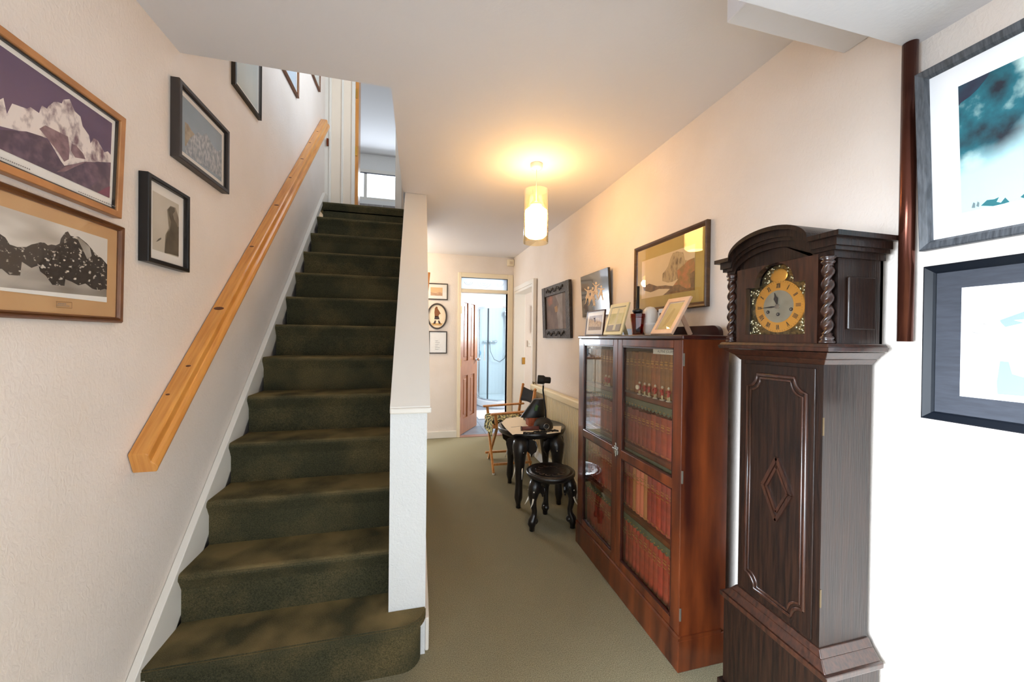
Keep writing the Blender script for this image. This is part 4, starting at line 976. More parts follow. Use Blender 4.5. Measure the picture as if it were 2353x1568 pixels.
def ell(bm, a0, b0, a1, b1, d0, d1, n=40):
    for k in range(n):
        t0, t1 = 2 * math.pi * k / n, 2 * math.pi * (k + 1) / n
        prism(bm, [(a0 * math.cos(t0), b0 * math.sin(t0)), (a0 * math.cos(t1), b0 * math.sin(t1)), (a1 * math.cos(t1), b1 * math.sin(t1)), (a1 * math.cos(t0), b1 * math.sin(t0))], lambda u, v, h: (u, -h, v), d0, d1)
    bmesh.ops.remove_doubles(bm, verts=bm.verts, dist=1e-5)
bm = bmesh.new(); ell(bm, .128, .168, .108, .148, 0, .02); new_obj('frame', bm, M_DKFR, ov, bevel=.003)
bm = bmesh.new(); prism(bm, [(.110 * math.cos(2 * math.pi * k / 40), .150 * math.sin(2 * math.pi * k / 40)) for k in range(40)], lambda u, v, h: (u, -h, v), 0, .006)
opp = new_obj('print', bm, pm('oval_paper', (240, 222, 196), .8), ov)
for m, pts in ((pm('oval_brown', (134, 84, 52), .8), [(-.03, .10), (-.015, .125), (.005, .12), (.005, .10), (.03, .06), (.045, .03), (.03, .03), (.015, .0), (-.03, -.01), (-.035, .05)]), (pm('oval_dark', (70, 58, 60), .8), [(-.03, 0), (.02, 0), (.03, -.04), (-.035, -.04)]), (MATS['oval_dark'], [(-.03, -.055), (-.012, -.055), (-.02, -.095), (-.05, -.10)]), (MATS['oval_dark'], [(.012, -.055), (.028, -.055), (.05, -.10), (.02, -.095)]), (pm('oval_ground', (206, 166, 110), .8), [(-.07, -.09), (.07, -.09), (.055, -.118), (-.055, -.118)])):
    bm = bmesh.new(); prism(bm, pts, lambda u, v, h: (u, -h, v), .0065, .0069); new_obj('printed_shape', bm, m, opp)
# picture on the hall side of the half wall, seen edge on
O = (XB + .001, 2.90, 1.545); picture('edge_on_picture', 'wooden framed picture seen edge on beside the white half wall', O, (0, 1, 0), (.024, 0, .25), .42, .25, flat_prof(.02, .02), M_PINE, (.02, .02, .02, .02), M_MOUNT, [], M_PALE)
# right wall: landscape scroll painting
M_OLIVE = pm('olive_gold_mount', (186, 158, 82), .7, rgb2=(178, 148, 72), nscale=8)
M_SILK = pm('aged_silk', (226, 202, 158), .7, rgb2=(216, 190, 146), nscale=6)
M_INKR = pm('ink_rocks', (146, 112, 70), .75, rgb2=(108, 82, 52), nscale=34, detail=5)
M_INKC = pm('ink_cliff', (190, 162, 116), .75, rgb2=(120, 94, 60), nscale=40, stretch=(1, 2, .8), detail=6, lo=.45, hi=.7)
M_INKG = pm('autumn_trees', (150, 118, 62), .75, rgb2=(190, 122, 74), nscale=36, detail=5)
M_INKD = pm('dark_trees', (112, 84, 50), .75, rgb2=(146, 112, 70), nscale=50, detail=5)
M_BRFR = pm('brown_wood_frame', (100, 68, 36), .35, rgb2=(76, 48, 26), nscale=20, stretch=(1, .4, 3), coat=.3)
g = wall_pic('R', (1457, 572), (1621, 704), .024)
Lr = [(M_INKC, [(1536, 610), (1540, 596), (1546, 582), (1556, 578), (1570, 580), (1574, 598), (1590, 600), (1592, 640), (1560, 640), (1545, 648), (1535, 650), (1522, 646), (1522, 630), (1529, 622)]),
      (M_INKG, [(1556, 622), (1572, 608), (1582, 598), (1596, 592), (1598, 672), (1560, 668), (1545, 660), (1558, 642)]),
      (M_INKR, [(1478, 660), (1492, 652), (1510, 658), (1530, 656), (1548, 658), (1540, 664), (1515, 664), (1495, 672), (1480, 668)]),
      (M_INKD, [(1520, 682), (1532, 672), (1540, 664), (1548, 656), (1560, 654), (1570, 660), (1580, 664), (1598, 656), (1598, 676), (1560, 680)]),
      (M_INKD, [(1585, 630), (1598, 620), (1598, 662), (1588, 660)])]
picture('landscape_painting', 'large painted landscape with olive mount in brown wooden frame above the bookcase', *g, [(0, 0), (0, .02), (.004, .024), (.012, .020), (.024, .010), (.028, .010), (.028, .004)], M_BRFR, (.040, .058, .064, .058), M_OLIVE, Lr, M_SILK)
# right wall: black lacquer panel with golden dancers
M_LACQ = pm('black_lacquer', (36, 29, 22), .12, coat=.6); M_MOP = pm('golden_inlay', (218, 180, 110), .4, rgb2=(196, 152, 84), nscale=60)
O, U, V, w_, h_ = wall_pic('R', (1334, 637), (1402, 722), .020, .022)
lp = tag(empty('lacquer_panel', O), 'black lacquer panel with golden dancing figures on the right wall', 'picture')
Uv, Vv = Vector(U), Vector(V).normalized(); Wv = Uv.cross(Vv).normalized(); Ov = Vector(O)
PP = lambda u, v, d: Uv * u + Vv * v + Wv * d
bm = bmesh.new(); prism(bm, [(0, 0), (w_, 0), (w_, h_), (0, h_)], PP, .002, .020); pan = new_obj('panel', bm, M_LACQ, lp, bevel=.002)
def dancer(px, py, sc, lean, kick, arm):
    """thin inlaid dancing figure: head, skirted body, arms and legs as one flat inlay, sized in pixels of the traced outline"""
    q = lambda x, y: px_uv(px + (x + lean * (40 - y) / 40) * sc, py + (y - 40) * sc, Ov, Uv, Vv, Wv, .0205)
    bm = bmesh.new()
    for pts in ([(-1.5, 0), (1.5, 0), (2.2, 4), (0, 7), (-2.2, 4)], [(-3, 8), (3, 8), (2.5, 16), (6, 27), (-6, 27), (-2.5, 16)], [(-4, 26), (-1, 26), (-3 - kick, 39), (-6 - kick, 41), (-4 - kick, 38)], [(1, 26), (4, 26), (5 + kick, 38), (3 + kick, 42), (2 + kick, 38)],
                [(-3, 8), (-2.5, 11), (-8, 12 - arm), (-9, 9 - arm)], [(3, 8), (2.5, 11), (8, 14 - arm), (9, 11 - arm)]):
        prism(bm, [q(*p) for p in pts], PP, .0202, .0210)
    new_obj('inlay_figure', bm, M_MOP, pan)
for a in ((1350, 699, 1.0, 2, 1, 5), (1359, 702, 1.05, 3, 2, -3), (1368, 686, .95, 2, 2, 7), (1380, 690, .85, 2, 3, 2), (1365, 704, .55, 0, 1, 3)): dancer(*a)
# right wall: carved dark frame
M_CARV = pm('carved_dark_wood', (50, 40, 34), .38, rgb2=(28, 22, 19), nscale=26, bump=(55, .9))
M_OILB = pm('oil_brown', (84, 66, 56), .5, rgb2=(110, 88, 76), nscale=9, detail=3)
xo = right_x(3.45)
tl_, br_ = on_x(1245, 664, xo - .05), on_x(1306, 777, xo - .03)
cf = tag(empty('carved_picture', (xo - .002, tl_.y, br_.z)), 'dark oil painting in a carved black wooden frame on the right wall', 'picture')
Ov = Vector(cf.location); w_, h_ = tl_.y - br_.y, tl_.z - br_.z; Vv = Vector((-.022, 0, h_)).normalized(); Uv = Vector((0.027, -1, 0)).normalized(); Wv = Uv.cross(Vv).normalized()
PC = lambda u, v, d: Uv * u + Vv * v + Wv * d
for nm, (a, b_, c, e), dd in (('frame_stile', (0, .075, 0, h_), .030), ('frame_stile', (w_ - .085, w_, 0, h_), .030), ('frame_rail', (.075, w_ - .085, 0, .085), .027), ('frame_rail', (.075, w_ - .085, h_ - .095, h_), .027)):
    bm = bmesh.new(); prism(bm, [(a, c), (b_, c), (b_, e), (a, e)], PC, .001, dd)
    fo = new_obj(nm, bm, M_CARV, cf, bevel=.004)
    if nm == 'frame_rail':
        bm = bmesh.new(); cx, cy = (a + b_) / 2, (c + e) / 2
        for k in range(13):
            t = (k - 6) / 6; q = PC(cx + t * .20, cy + .012 * math.sin(k * 1.7), dd); ball(bm, q, (.012, .016, .014), 8, 6)
        new_obj('carving', bm, M_CARV, fo, True)
bm = bmesh.new(); prism(bm, [(.07, .08), (w_ - .08, .08), (w_ - .08, h_ - .09), (.07, h_ - .09)], PC, .001, .012); cp = new_obj('print', bm, M_OILB, cf)
for m, pts in ((pm('oil_red', (150, 92, 66), .5, rgb2=(110, 72, 56), nscale=20), [(1258, 690), (1264, 680), (1270, 682), (1270, 698), (1262, 705)]), (pm('oil_grey', (136, 124, 118), .5, rgb2=(108, 98, 92), nscale=12), [(1276, 680), (1292, 668), (1294, 760), (1284, 762), (1280, 720), (1284, 700)]), (pm('oil_gold', (150, 110, 60), .5), [(1274, 706), (1280, 702), (1282, 716), (1276, 718)])):
    uv = clip([px_uv(a, c, Ov, Uv, Vv, Wv, .0125) for a, c in pts], .07, w_ - .08, .08, h_ - .09)
    if uv: bm = bmesh.new(); prism(bm, uv, PC, .0122, .0126); new_obj('printed_shape', bm, m, cp)
# right wall, near: teal mountain print and charcoal-mounted drawing
def teal_print():
    """misty mountain print: snowy teal rock fading down into pale fog along a ragged edge"""
    m = pm('teal_mountain', (22, 30, 44), .6, rgb2=(196, 228, 224), nscale=11, stretch=(1, 1.2, 1), detail=9, lo=.36, hi=.70, rgb3=(22, 104, 118))
    nt = m.node_tree; N = nt.nodes; L = nt.links; b = N['Principled BSDF']; src = b.inputs['Base Color'].links[0].from_socket
    tc = N.new('ShaderNodeTexCoord'); sp = N.new('ShaderNodeSeparateXYZ'); no = N.new('ShaderNodeTexNoise'); no.inputs['Scale'].default_value = 9; no.inputs['Detail'].default_value = 4
    L.new(tc.outputs['Object'], sp.inputs[0]); L.new(tc.outputs['Object'], no.inputs['Vector'])
    ad = N.new('ShaderNodeMath'); ad.operation = 'MULTIPLY_ADD'; ad.inputs[1].default_value = .10; L.new(no.outputs['Fac'], ad.inputs[0]); L.new(sp.outputs['Z'], ad.inputs[2])
    sl = N.new('ShaderNodeMath'); sl.operation = 'MULTIPLY_ADD'; sl.inputs[1].default_value = .42; L.new(sp.outputs['Y'], sl.inputs[0]); L.new(ad.outputs[0], sl.inputs[2])   # the ridge foot rises to the right
    mr = N.new('ShaderNodeMapRange'); mr.inputs[1].default_value = .165; mr.inputs[2].default_value = .235; L.new(sl.outputs[0], mr.inputs[0])
    mx = N.new('ShaderNodeMix'); mx.data_type = 'RGBA'; mx.inputs[6].default_value = (*s2l((186, 226, 234)), 1)
    L.new(mr.outputs[0], mx.inputs[0]); L.new(src, mx.inputs[7]); L.new(mx.outputs[2], b.inputs['Base Color'])
    return m
M_TFOG = teal_print()
M_TDARK = pm('teal_dark_sky', (40, 40, 62), .6, rgb2=(26, 66, 84), nscale=14, detail=4)
M_TENT = pm('teal_tent', (34, 108, 116), .6)
M_GREYW = pm('grey_grained_wood', (86, 90, 96), .45, rgb2=(56, 59, 64), nscale=40, stretch=(1, 5, .6))
g = wall_pic('R', (2097, 180), (2353, 575), .026, .030, right_ext=.40)
bl = on_x(2110, 577, XR - .026); g = ((XR - .001, bl.y, bl.z), (0, -1, 0), (-.030, 0, .455), .58, .457)
Lr = [(M_TDARK, [(2190, 190), (2262, 158), (2284, 150), (2268, 178), (2246, 205), (2228, 222), (2208, 236), (2190, 262)]),
      (M_TENT, [(2254, 473), (2268, 460), (2285, 458), (2296, 453), (2290, 464), (2300, 466), (2310, 454), (2320, 464), (2290, 474)]), (M_TENT, [(2345, 453), (2360, 440), (2380, 448), (2360, 458)]), (pm('teal_figure', (110, 128, 132), .6), [(2233, 478), (2237, 465), (2241, 467), (2241, 478)]), (MATS['teal_figure'], [(2244, 474), (2247, 463), (2251, 466), (2250, 476)])]
picture('mountain_print', 'teal snowy mountain print with white mount in grey grained frame, upper near right', *g, [(0, 0), (0, .022), (.003, .026), (.018, .022), (.024, .014), (.024, .004)], M_GREYW, (.052, .052, .052, .052), pm('bright_mount', (240, 242, 246), .8), Lr, M_TFOG, glass=False)
M_CHAR = pm('charcoal_mount', (58, 61, 70), .8, rgb2=(50, 53, 61), nscale=40, stretch=(1, .5, 3))
M_PBLUE = pm('pale_blue_wash', (132, 150, 204), .8)
bl = on_x(2115, 960, XR - .026); tl2 = on_x(2113, 615, XR - .026)
Lr = [(M_PBLUE, [(2297, 736), (2353, 716), (2450, 690), (2450, 720), (2353, 734), (2330, 736), (2353, 742), (2310, 752), (2300, 742)]), (M_PBLUE, [(2298, 830), (2318, 832), (2326, 860), (2353, 868), (2420, 880), (2420, 912), (2353, 911), (2292, 906), (2290, 880)]), (M_CAP, [(2236, 745), (2260, 743), (2290, 752), (2260, 745)]), (M_CAP, [(2222, 758), (2240, 764), (2275, 766), (2240, 766)]), (M_CAP, [(2260, 831), (2285, 828), (2297, 823), (2285, 830)])]
picture('ink_drawing', 'pale blue and white drawing with charcoal mount in black frame, lower near right', (XR - .001, bl.y, bl.z), (0, -1, 0), (0, 0, 1), .50, tl2.z - bl.z, [(0, 0), (0, .024), (.003, .026), (.016, .018), (.020, .014), (.020, .004)], pm('blueblack_frame', (15, 20, 28), .4, spec=.3), (.046, .046, .042, .046), M_CHAR, Lr, pm('white_drawing_paper', (240, 241, 244), .8), glass=False)
# dark picture edge through the side doorway
picture('side_room_picture', 'dark framed picture partly seen through the side doorway', (1.485, 4.839, 1.38), (1, 0, 0), (0, 0, 1), .4, .36, flat_prof(.03, .02), M_DKFR, (.03, .03, .03, .03), M_MOUNT, [], M_OILB)

# ------------------------------------------------------------------ radiator
rd = tag(empty('radiator', (1.235, 3.15, .14)), 'long cream panel radiator on the right wall behind the elephant table', 'radiator')
def rx(y): return right_x(y) - .062
bm = bmesh.new(); pts = []; y = 2.42; n = 0
while y < 3.93:
    pts += [(y, .0), (y + .012, .0), (y + .017, .014), (y + .028, .014), (y + .033, .0)]; y += .033
fr_ = [(rx(a) + d, a) for a, d in pts]
prism(bm, fr_ + [(rx(pts[-1][0]) + .02, pts[-1][0]), (rx(2.42) + .02, 2.42)], lambda u, v, h: (u, v, h), .17, .742)
part('fluted_panel', bm, M_CREAM, rd)
bm = bmesh.new(); prism(bm, [(0, .742), (-.006, .75), (-.006, .795), (.004, .806), (.05, .806), (.05, .742)], lambda u, v, h: (rx(h) + u, h, v), 2.42, 3.93); part('top_rail', bm, M_CREAM, rd, bevel=.003)
bm = bmesh.new(); prism(bm, [(-.004, .14), (-.004, .172), (.03, .172), (.03, .14)], lambda u, v, h: (rx(h) + u, h, v), 2.42, 3.93); part('bottom_rail', bm, M_CREAM, rd, bevel=.003)
for y in (2.7, 3.7): part('bracket', B(rx(y) + .02, right_x(y) - .001, y - .02, y + .02, .3, .34), M_CREAM, rd)
bm = bmesh.new(); tube(bm, [(rx(3.9) + .02, 3.90, .806), (rx(3.9) + .02, 3.90, .822)], .007, 8); tube(bm, [(rx(3.9) + .02, 3.86, .824), (rx(3.9) + .02, 3.93, .824)], .006, 8); part('bleed_valve', bm, M_BRASSO, rd, True)

# ------------------------------------------------------------------ carved elephant furniture
def ear_poly(s_):
    return [(.022, .055), (.050, .066), (.086, .052), (.098, .018), (.088, -.018), (.064, -.036), (.054, -.062), (.044, -.036), (.022, -.024)]
def elephant(root, name, ang, path, rads, head, tusk, ear, eye):
    """one leg carved as an elephant head with its trunk running to the floor; profile given as (radius from centre, height)"""
    D = Vector((math.cos(ang), math.sin(ang), 0)); T = Vector((-math.sin(ang), math.cos(ang), 0)); Z = Vector((0, 0, 1))
    bm = bmesh.new(); tube(bm, [D * r + Z * z for r, z in path], rads, 14)
    (hr_, hz, a, b_, c) = head
    res = bmesh.ops.create_uvsphere(bm, u_segments=16, v_segments=10, radius=1)
    for v in res['verts']: v.co = D * (hr_ + v.co.x * a) + T * (v.co.y * b_) + Z * (hz + v.co.z * c)
    lg = new_obj(name, bm, M_EBONY, root, True)
    for s_ in (-1, 1):
        bm = bmesh.new(); k, er, ez, back = ear
        prism(bm, [(u * k, v * k) for u, v in ear_poly(s_)], lambda u, v, h: D * (er - u * back + h) + T * (s_ * (u + .022)) + Z * (ez + v), -.007, .007)
        new_obj('ear', bm, M_EBONY, lg, bevel=.004)
        tr, tz, tl_, tw = tusk
        bm = bmesh.new(); tube(bm, [D * tr + T * (s_ * tw) + Z * tz, D * (tr + .012) + T * (s_ * (tw + .006)) + Z * (tz - tl_ * .5), D * (tr + .030) + T * (s_ * (tw + .010)) + Z * (tz - tl_)], [.0065, .005, .0015], 8)
        new_obj('tusk', bm, M_IVORY, lg, True)
        er_, ez_, ew = eye
        bm = bmesh.new(); ball(bm, D * er_ + T * (s_ * ew) + Z * ez_, .005, 8, 6); new_obj('eye', bm, M_IVORY, lg, True)
# table
TX, TY, TZ = .925, 3.0, .572
et = tag(empty('elephant_table', (TX, TY, 0)), 'round black table with carved elephant head legs and ivory tusks', 'table')
bm = bmesh.new(); lathe(bm, [(.02, .520), (.245, .520), (.272, .532), (.282, .552), (.282, .574), (.273, .577), (.264, TZ), (.02, TZ)], seg=44); new_obj('table_top', bm, M_EBONY, et, True)
tp_path = [(.235, .525), (.262, .46), (.268, .40), (.268, .33), (.275, .26), (.280, .19), (.285, .12), (.288, .08), (.288, .045), (.288, .030), (.288, .001)]
tp_rad = [.060, .062, .050, .040, .033, .027, .030, .031, .022, .018, .019]
for a in (234, 303, 114, 45): elephant(et, 'leg', math.radians(a), tp_path, tp_rad, (.25, .465, .058, .062, .066), (.285, .315, .085, .026), (1.12, .225, .448, -.05), (.296, .43, .040))
# stool
es = tag(empty('elephant_stool', (.905, 2.468, 0)), 'low round stool with brown carved top and elephant trunk legs beside the bookcase', 'stool')
bm = bmesh.new(); lathe(bm, [(.02, .335), (.14, .335), (.155, .345), (.172, .362), (.172, .376), (.165, .382), (.155, .380)], seg=40); new_obj('seat_rim', bm, M_EBONY, es, True)
bm = bmesh.new(); lathe(bm, [(.154, .370), (.154, .381), (.10, .378), (.002, .378)], seg=40); new_obj('seat', bm, M_STOOLTOP, es, True)
bm = bmesh.new()
for k in range(12):
    a = 2 * math.pi * k / 12
    lathe(bm, [(.022, .377), (.020, .380), (.012, .381)], (.09 * math.cos(a), .09 * math.sin(a), 0), 12, caps=False)
o = new_obj('carved_rosette', bm, M_STOOLTOP, es, True); o['kind'] = 'stuff'
sp_path = [(.120, .338), (.140, .290), (.150, .245), (.152, .205), (.146, .165), (.138, .130), (.140, .100), (.156, .070), (.160, .045), (.158, .026), (.158, .001)]
sp_rad = [.040, .042, .036, .025, .020, .018, .019, .026, .028, .019, .018]
for a in (200, 83, 330): elephant(es, 'leg', math.radians(a), sp_path, sp_rad, (.132, .285, .044, .042, .050), (.166, .225, .050, .024), (.62, .115, .275, .10), (.168, .272, .030))
for a in (200, 83, 330):
    a = math.radians(a); bm = bmesh.new(); ball(bm, (.135 * math.cos(a), .135 * math.sin(a), .060), .024, 12, 8); new_obj('curled_tip', bm, M_EBONY, es, True)

# ------------------------------------------------------------------ director's chair
M_CHW = pm('beech_chair', (214, 150, 84), .4, rgb2=(194, 128, 66), nscale=20, stretch=(3, 3, .6))
M_CANV = pm('black_canvas', (22, 21, 22), .85, bump=(300, .3)); M_FLOR = pm('floral_cushion', (44, 40, 26), .9, rgb2=(222, 206, 140), nscale=34, detail=2, lo=.48, hi=.56, rgb3=(92, 96, 48))
ch = tag(empty('directors_chair', (.92, 3.73, 0)), "folding wooden director's chair with black canvas back and floral seat", 'chair')
cx0, cx1, cy0, cy1 = .705, 1.110, 3.49, 3.97
for xf in (cx0, cx1 - .03):
    bm = bmesh.new(); bar(bm, (xf, cy0, .012), (xf + .018, cy1 - .02, .455), .034, .020, (1, 0, 0)); part('leg', bm, M_CHW, ch, bevel=.003)
    bm = bmesh.new(); bar(bm, (xf + .042, cy1, .012), (xf + .038, cy0 + .02, .455), .034, .020, (1, 0, 0)); part('leg', bm, M_CHW, ch, bevel=.003)
    for y in (cy0, cy1):
        bm = bmesh.new(); lathe(bm, [(.012, .001), (.012, .014)], (xf + (.042 if y == cy1 else 0), y, 0), 10); part('foot_cap', bm, M_IVORY, ch)
for y in (cy0 + .02, cy1 - .02):
    bm = bmesh.new(); bar(bm, (cx0 - .01, y, .455), (cx1 + .01, y, .455), .028, .036); part('seat_rail', bm, M_CHW, ch, bevel=.004)
    bm = bmesh.new(); bar(bm, (cx0, y, .075 if y > 3.7 else .09), (cx1 - .02, y, .075 if y > 3.7 else .09), .020, .022); part('stretcher', bm, M_CHW, ch, bevel=.003)
    bm = bmesh.new(); bar(bm, (cx0 - .03, y, .572), (cx1 + .02, y, .590), .048, .018); part('armrest', bm, M_CHW, ch, bevel=.006)
    bm = bmesh.new(); bar(bm, (cx0 + .03, y, .46), (cx0 + .015, y, .57), .026, .026); part('arm_post', bm, M_CHW, ch, bevel=.003)
    bm = bmesh.new(); bar(bm, (cx1 - .045, y, .45), (cx1 + .005, y, .785), .026, .026, (0, 1, 0)); part('back_post', bm, M_CHW, ch, bevel=.003)
    bm = bmesh.new(); ball(bm, (cx1 + .007, y, .797), .016, 12, 8); part('finial', bm, M_CHW, ch, True)
def sling(fn, n=10, m=4, t=.004):
    bm = bmesh.new(); top = [[bm.verts.new(fn(i / n, j / m, 0)) for j in range(m + 1)] for i in range(n + 1)]; bot = [[bm.verts.new(fn(i / n, j / m, t)) for j in range(m + 1)] for i in range(n + 1)]
    fs = []
    for i in range(n):
        for j in range(m): fs += [bm.faces.new((top[i][j], top[i + 1][j], top[i + 1][j + 1], top[i][j + 1])), bm.faces.new((bot[i][j], bot[i][j + 1], bot[i + 1][j + 1], bot[i + 1][j]))]
    for i in range(n): fs += [bm.faces.new((top[i][0], bot[i][0], bot[i + 1][0], top[i + 1][0])), bm.faces.new((top[i][m], top[i + 1][m], bot[i + 1][m], bot[i][m]))]
    for j in range(m): fs += [bm.faces.new((top[0][j], top[0][j + 1], bot[0][j + 1], bot[0][j])), bm.faces.new((top[n][j], bot[n][j], bot[n][j + 1], top[n][j + 1]))]
    bmesh.ops.recalc_face_normals(bm, faces=fs); return bm
part('canvas_back', sling(lambda a, b_, t: (cx1 - .032 + .036 * b_ + .05 * math.sin(math.pi * a) + t, cy0 + .012 + (cy1 - cy0 - .024) * a, .625 + .15 * b_ - .035 * math.sin(math.pi * a) * (b_ - .3))), M_CANV, ch, True)
part('canvas_seat', sling(lambda a, b_, t: (cx0 + .0 + (cx1 - cx0 - .02) * b_, cy0 + .01 + (cy1 - cy0 - .02) * a, .474 - .05 * math.sin(math.pi * a) + t)), M_CANV, ch, True)
bm = bmesh.new(); box(bm, cx0 - .015, cx1 - .07, cy0 + .045, cy1 - .045, .452, .505); part('seat_cushion', bm, M_FLOR, ch, bevel=.022)
part('cushion_frill', sling(lambda a, b_, t: (cx0 - .022 + .02 * b_ + t, cy0 + .02 + (cy1 - cy0 - .06) * a, .36 + .11 * b_ + .012 * math.sin(a * 30) * (1 - b_))), M_FLOR, ch, True)

# ------------------------------------------------------------------ things on the elephant table
TT = .5775
bm = bmesh.new(); pp = [on_z(*p, TT) for p in ((1152, 972), (1164, 962), (1206, 957), (1236, 966), (1244, 992), (1212, 998), (1185, 998), (1178, 1000), (1162, 985))]
prism(bm, [(p.x, p.y) for p in pp], lambda u, v, h: (u, v, h), TT, TT + .0015)
pa = tag(empty('paper_sheet', (.86, 3.0, TT)), 'large cream paper sheet spread over the left half of the elephant table', 'paper'); part('sheet', bm, pm('cream_paper', (246, 236, 216), .8), pa)
bm = bmesh.new()
for k in range(7):
    q = on_z(1176 + 3.4 * k, 982 - .35 * k, TT + .0016); box(bm, q.x - .006, q.x + .006, q.y - .004, q.y + .004, TT + .0015, TT + .0018)
o = part('printed_line', bm, M_INK, pa); o['kind'] = 'stuff'
bm = bmesh.new(); q = [on_z(*p, TT) for p in ((1252, 980), (1290, 980), (1288, 994), (1256, 998))]; prism(bm, [(p.x, p.y) for p in q], lambda u, v, h: (u, v, h), TT, TT + .0015)
o = new_obj('paper_sheet', bm, MATS['cream_paper']); tag(o, 'small pale paper under the desk lamp base on the elephant table', 'paper')
c = on_z(1227, 980, TT); bx = tag(empty('pouch_box', (c.x, c.y + .03, TT + .002)), 'orange-brown patterned box on the table under the black bag', 'box')
new_obj('body', B(-.048, .055, -.03, .05, 0, .058), pm('terracotta_weave', (176, 96, 60), .7, rgb2=(140, 66, 42), nscale=70, stretch=(1, 1, 3)), bx, bevel=.004); new_obj('lid', B(-.050, .057, -.032, .052, .058, .066), MATS['terracotta_weave'], bx, bevel=.003)
bg_ = tag(empty('flared_bag', (c.x + .02, c.y + .045, TT + .0685)), 'black flared bag with small green emblem standing behind the desk lamp', 'bag')
bm = bmesh.new(); n = 24; lo, hi = [], []
for k in range(n):
    a = 2 * math.pi * k / n
    lo.append(bm.verts.new((.088 * math.cos(a) - (.04 if math.cos(a) < 0 else 0) * -math.cos(a), .05 * math.sin(a), .0)))
    hi.append(bm.verts.new((.048 * math.cos(a) + .036, .036 * math.sin(a), .150)))
fs = [bm.faces.new((lo[k], lo[(k + 1) % n], hi[(k + 1) % n], hi[k])) for k in range(n)] + [bm.faces.new(lo[::-1]), bm.faces.new(hi)]
bmesh.ops.recalc_face_normals(bm, faces=fs); new_obj('body', bm, pm('black_leatherette', (20, 21, 23), .35), bg_, True, bevel=.004)
bm = bmesh.new(); prism(bm, [(-.022, .06), (.004, .06), (.006, .085), (.014, .096), (-.006, .112), (-.016, .096), (-.02, .085)], lambda u, v, h: (u - .006 + v * .1, -.058 + v * .12 + h, v), -.003, .0); new_obj('emblem', bm, pm('leaf_green', (62, 92, 48), .6), bg_)
a_, b2 = on_z(1198, 985, TT + .018), on_z(1238, 984, TT + .018)
bm = bmesh.new(); tube(bm, [a_, b2], .0165, 14); sc_ = tag(empty('spectacle_case', (a_ + b2) / 2), 'purple-brown rolled case lying on the elephant table', 'case'); part('roll', bm, pm('plum_leather', (104, 58, 58), .4), sc_, True)
bm = bmesh.new(); d_ = (b2 - a_).normalized(); tube(bm, [a_ - d_ * .004, a_ + d_ * .004], .0175, 14); part('end_cap', bm, pm('plum_dark', (60, 34, 36), .4), sc_)
q = on_z(1206, 968, TT); gl_ = tag(empty('sunglasses', (q.x, q.y, TT + .002)), 'dark glasses lying on the cream paper', 'glasses')
for s_ in (-1, 1):
    bm = bmesh.new(); ball(bm, (0, s_ * .03, .018), (.004, .024, .018), 12, 8); new_obj('lens', bm, M_BLACK, gl_, True)
    bm = bmesh.new(); tube(bm, [(0, s_ * .052, .024), (.06, s_ * .05, .022), (.10, s_ * .045, .006)], .0025, 6); new_obj('temple', bm, M_STEEL, gl_)
bm = bmesh.new(); tube(bm, [(0, -.008, .026), (0, .008, .026)], .002, 6); new_obj('bridge', bm, M_STEEL, gl_)
c = on_z(1253, 987, TT); dlp = tag(empty('desk_lamp', (c.x, c.y + .05, TT + .0018)), 'black gooseneck desk lamp with domed base on the elephant table', 'lamp')
bm = bmesh.new(); lathe(bm, [(.078, 0), (.080, .012), (.074, .04), (.056, .066), (.03, .08), (.004, .084)], seg=28); new_obj('base', bm, M_BLACKM, dlp, True)
bm = bmesh.new(); tube(bm, [(.02, 0, .075), (.018, 0, .14), (.006, .0, .22), (-.006, 0, .30), (-.004, 0, .345)], .0065, 10); new_obj('gooseneck', bm, M_BLACKM, dlp, True)
bm = bmesh.new(); tube(bm, [(-.004, 0, .34), (.0, 0, .368)], .007, 10); new_obj('joint', bm, M_CHROME, dlp, True)
D = Vector((.95, -.3, -.06)).normalized(); C0 = Vector((0, 0, .388))
bm = bmesh.new(); tube(bm, [C0 - D * .052, C0 - D * .048, C0 - D * .002, C0 + D * .006, C0 + D * .012, C0 + D * .050, C0 + D * .056], [.030, .036, .036, .030, .026, .026, .018], 18); new_obj('lamp_head', bm, M_BLACKM, dlp, True)
bm = bmesh.new(); tube(bm, [Vector((.022 * math.cos(t), -.078, .028 + .022 * math.sin(t))) for t in [2 * math.pi * k / 16 for k in range(17)]], .0018, 6, caps=False); new_obj('switch_ring', bm, M_STEEL, dlp, True)
bm = bmesh.new(); pts = []; p0, p1 = on_z(1205, 996, TT + .006), on_z(1280, 990, TT + .006)
for k in range(40):
    t = k / 39; p = p0.lerp(p1, .5 + .5 * math.sin(t * 7)); pts.append(p + Vector((.018 * math.sin(k * 1.9), .02 * math.cos(k * 1.3), .004 * math.sin(k * 2.3) + .002)))
tube(bm, pts, .004, 6); o = new_obj('cable_tangle', bm, M_BLACKM, smooth=True); tag(o, 'tangled black cable lying along the front of the elephant table', 'cable')

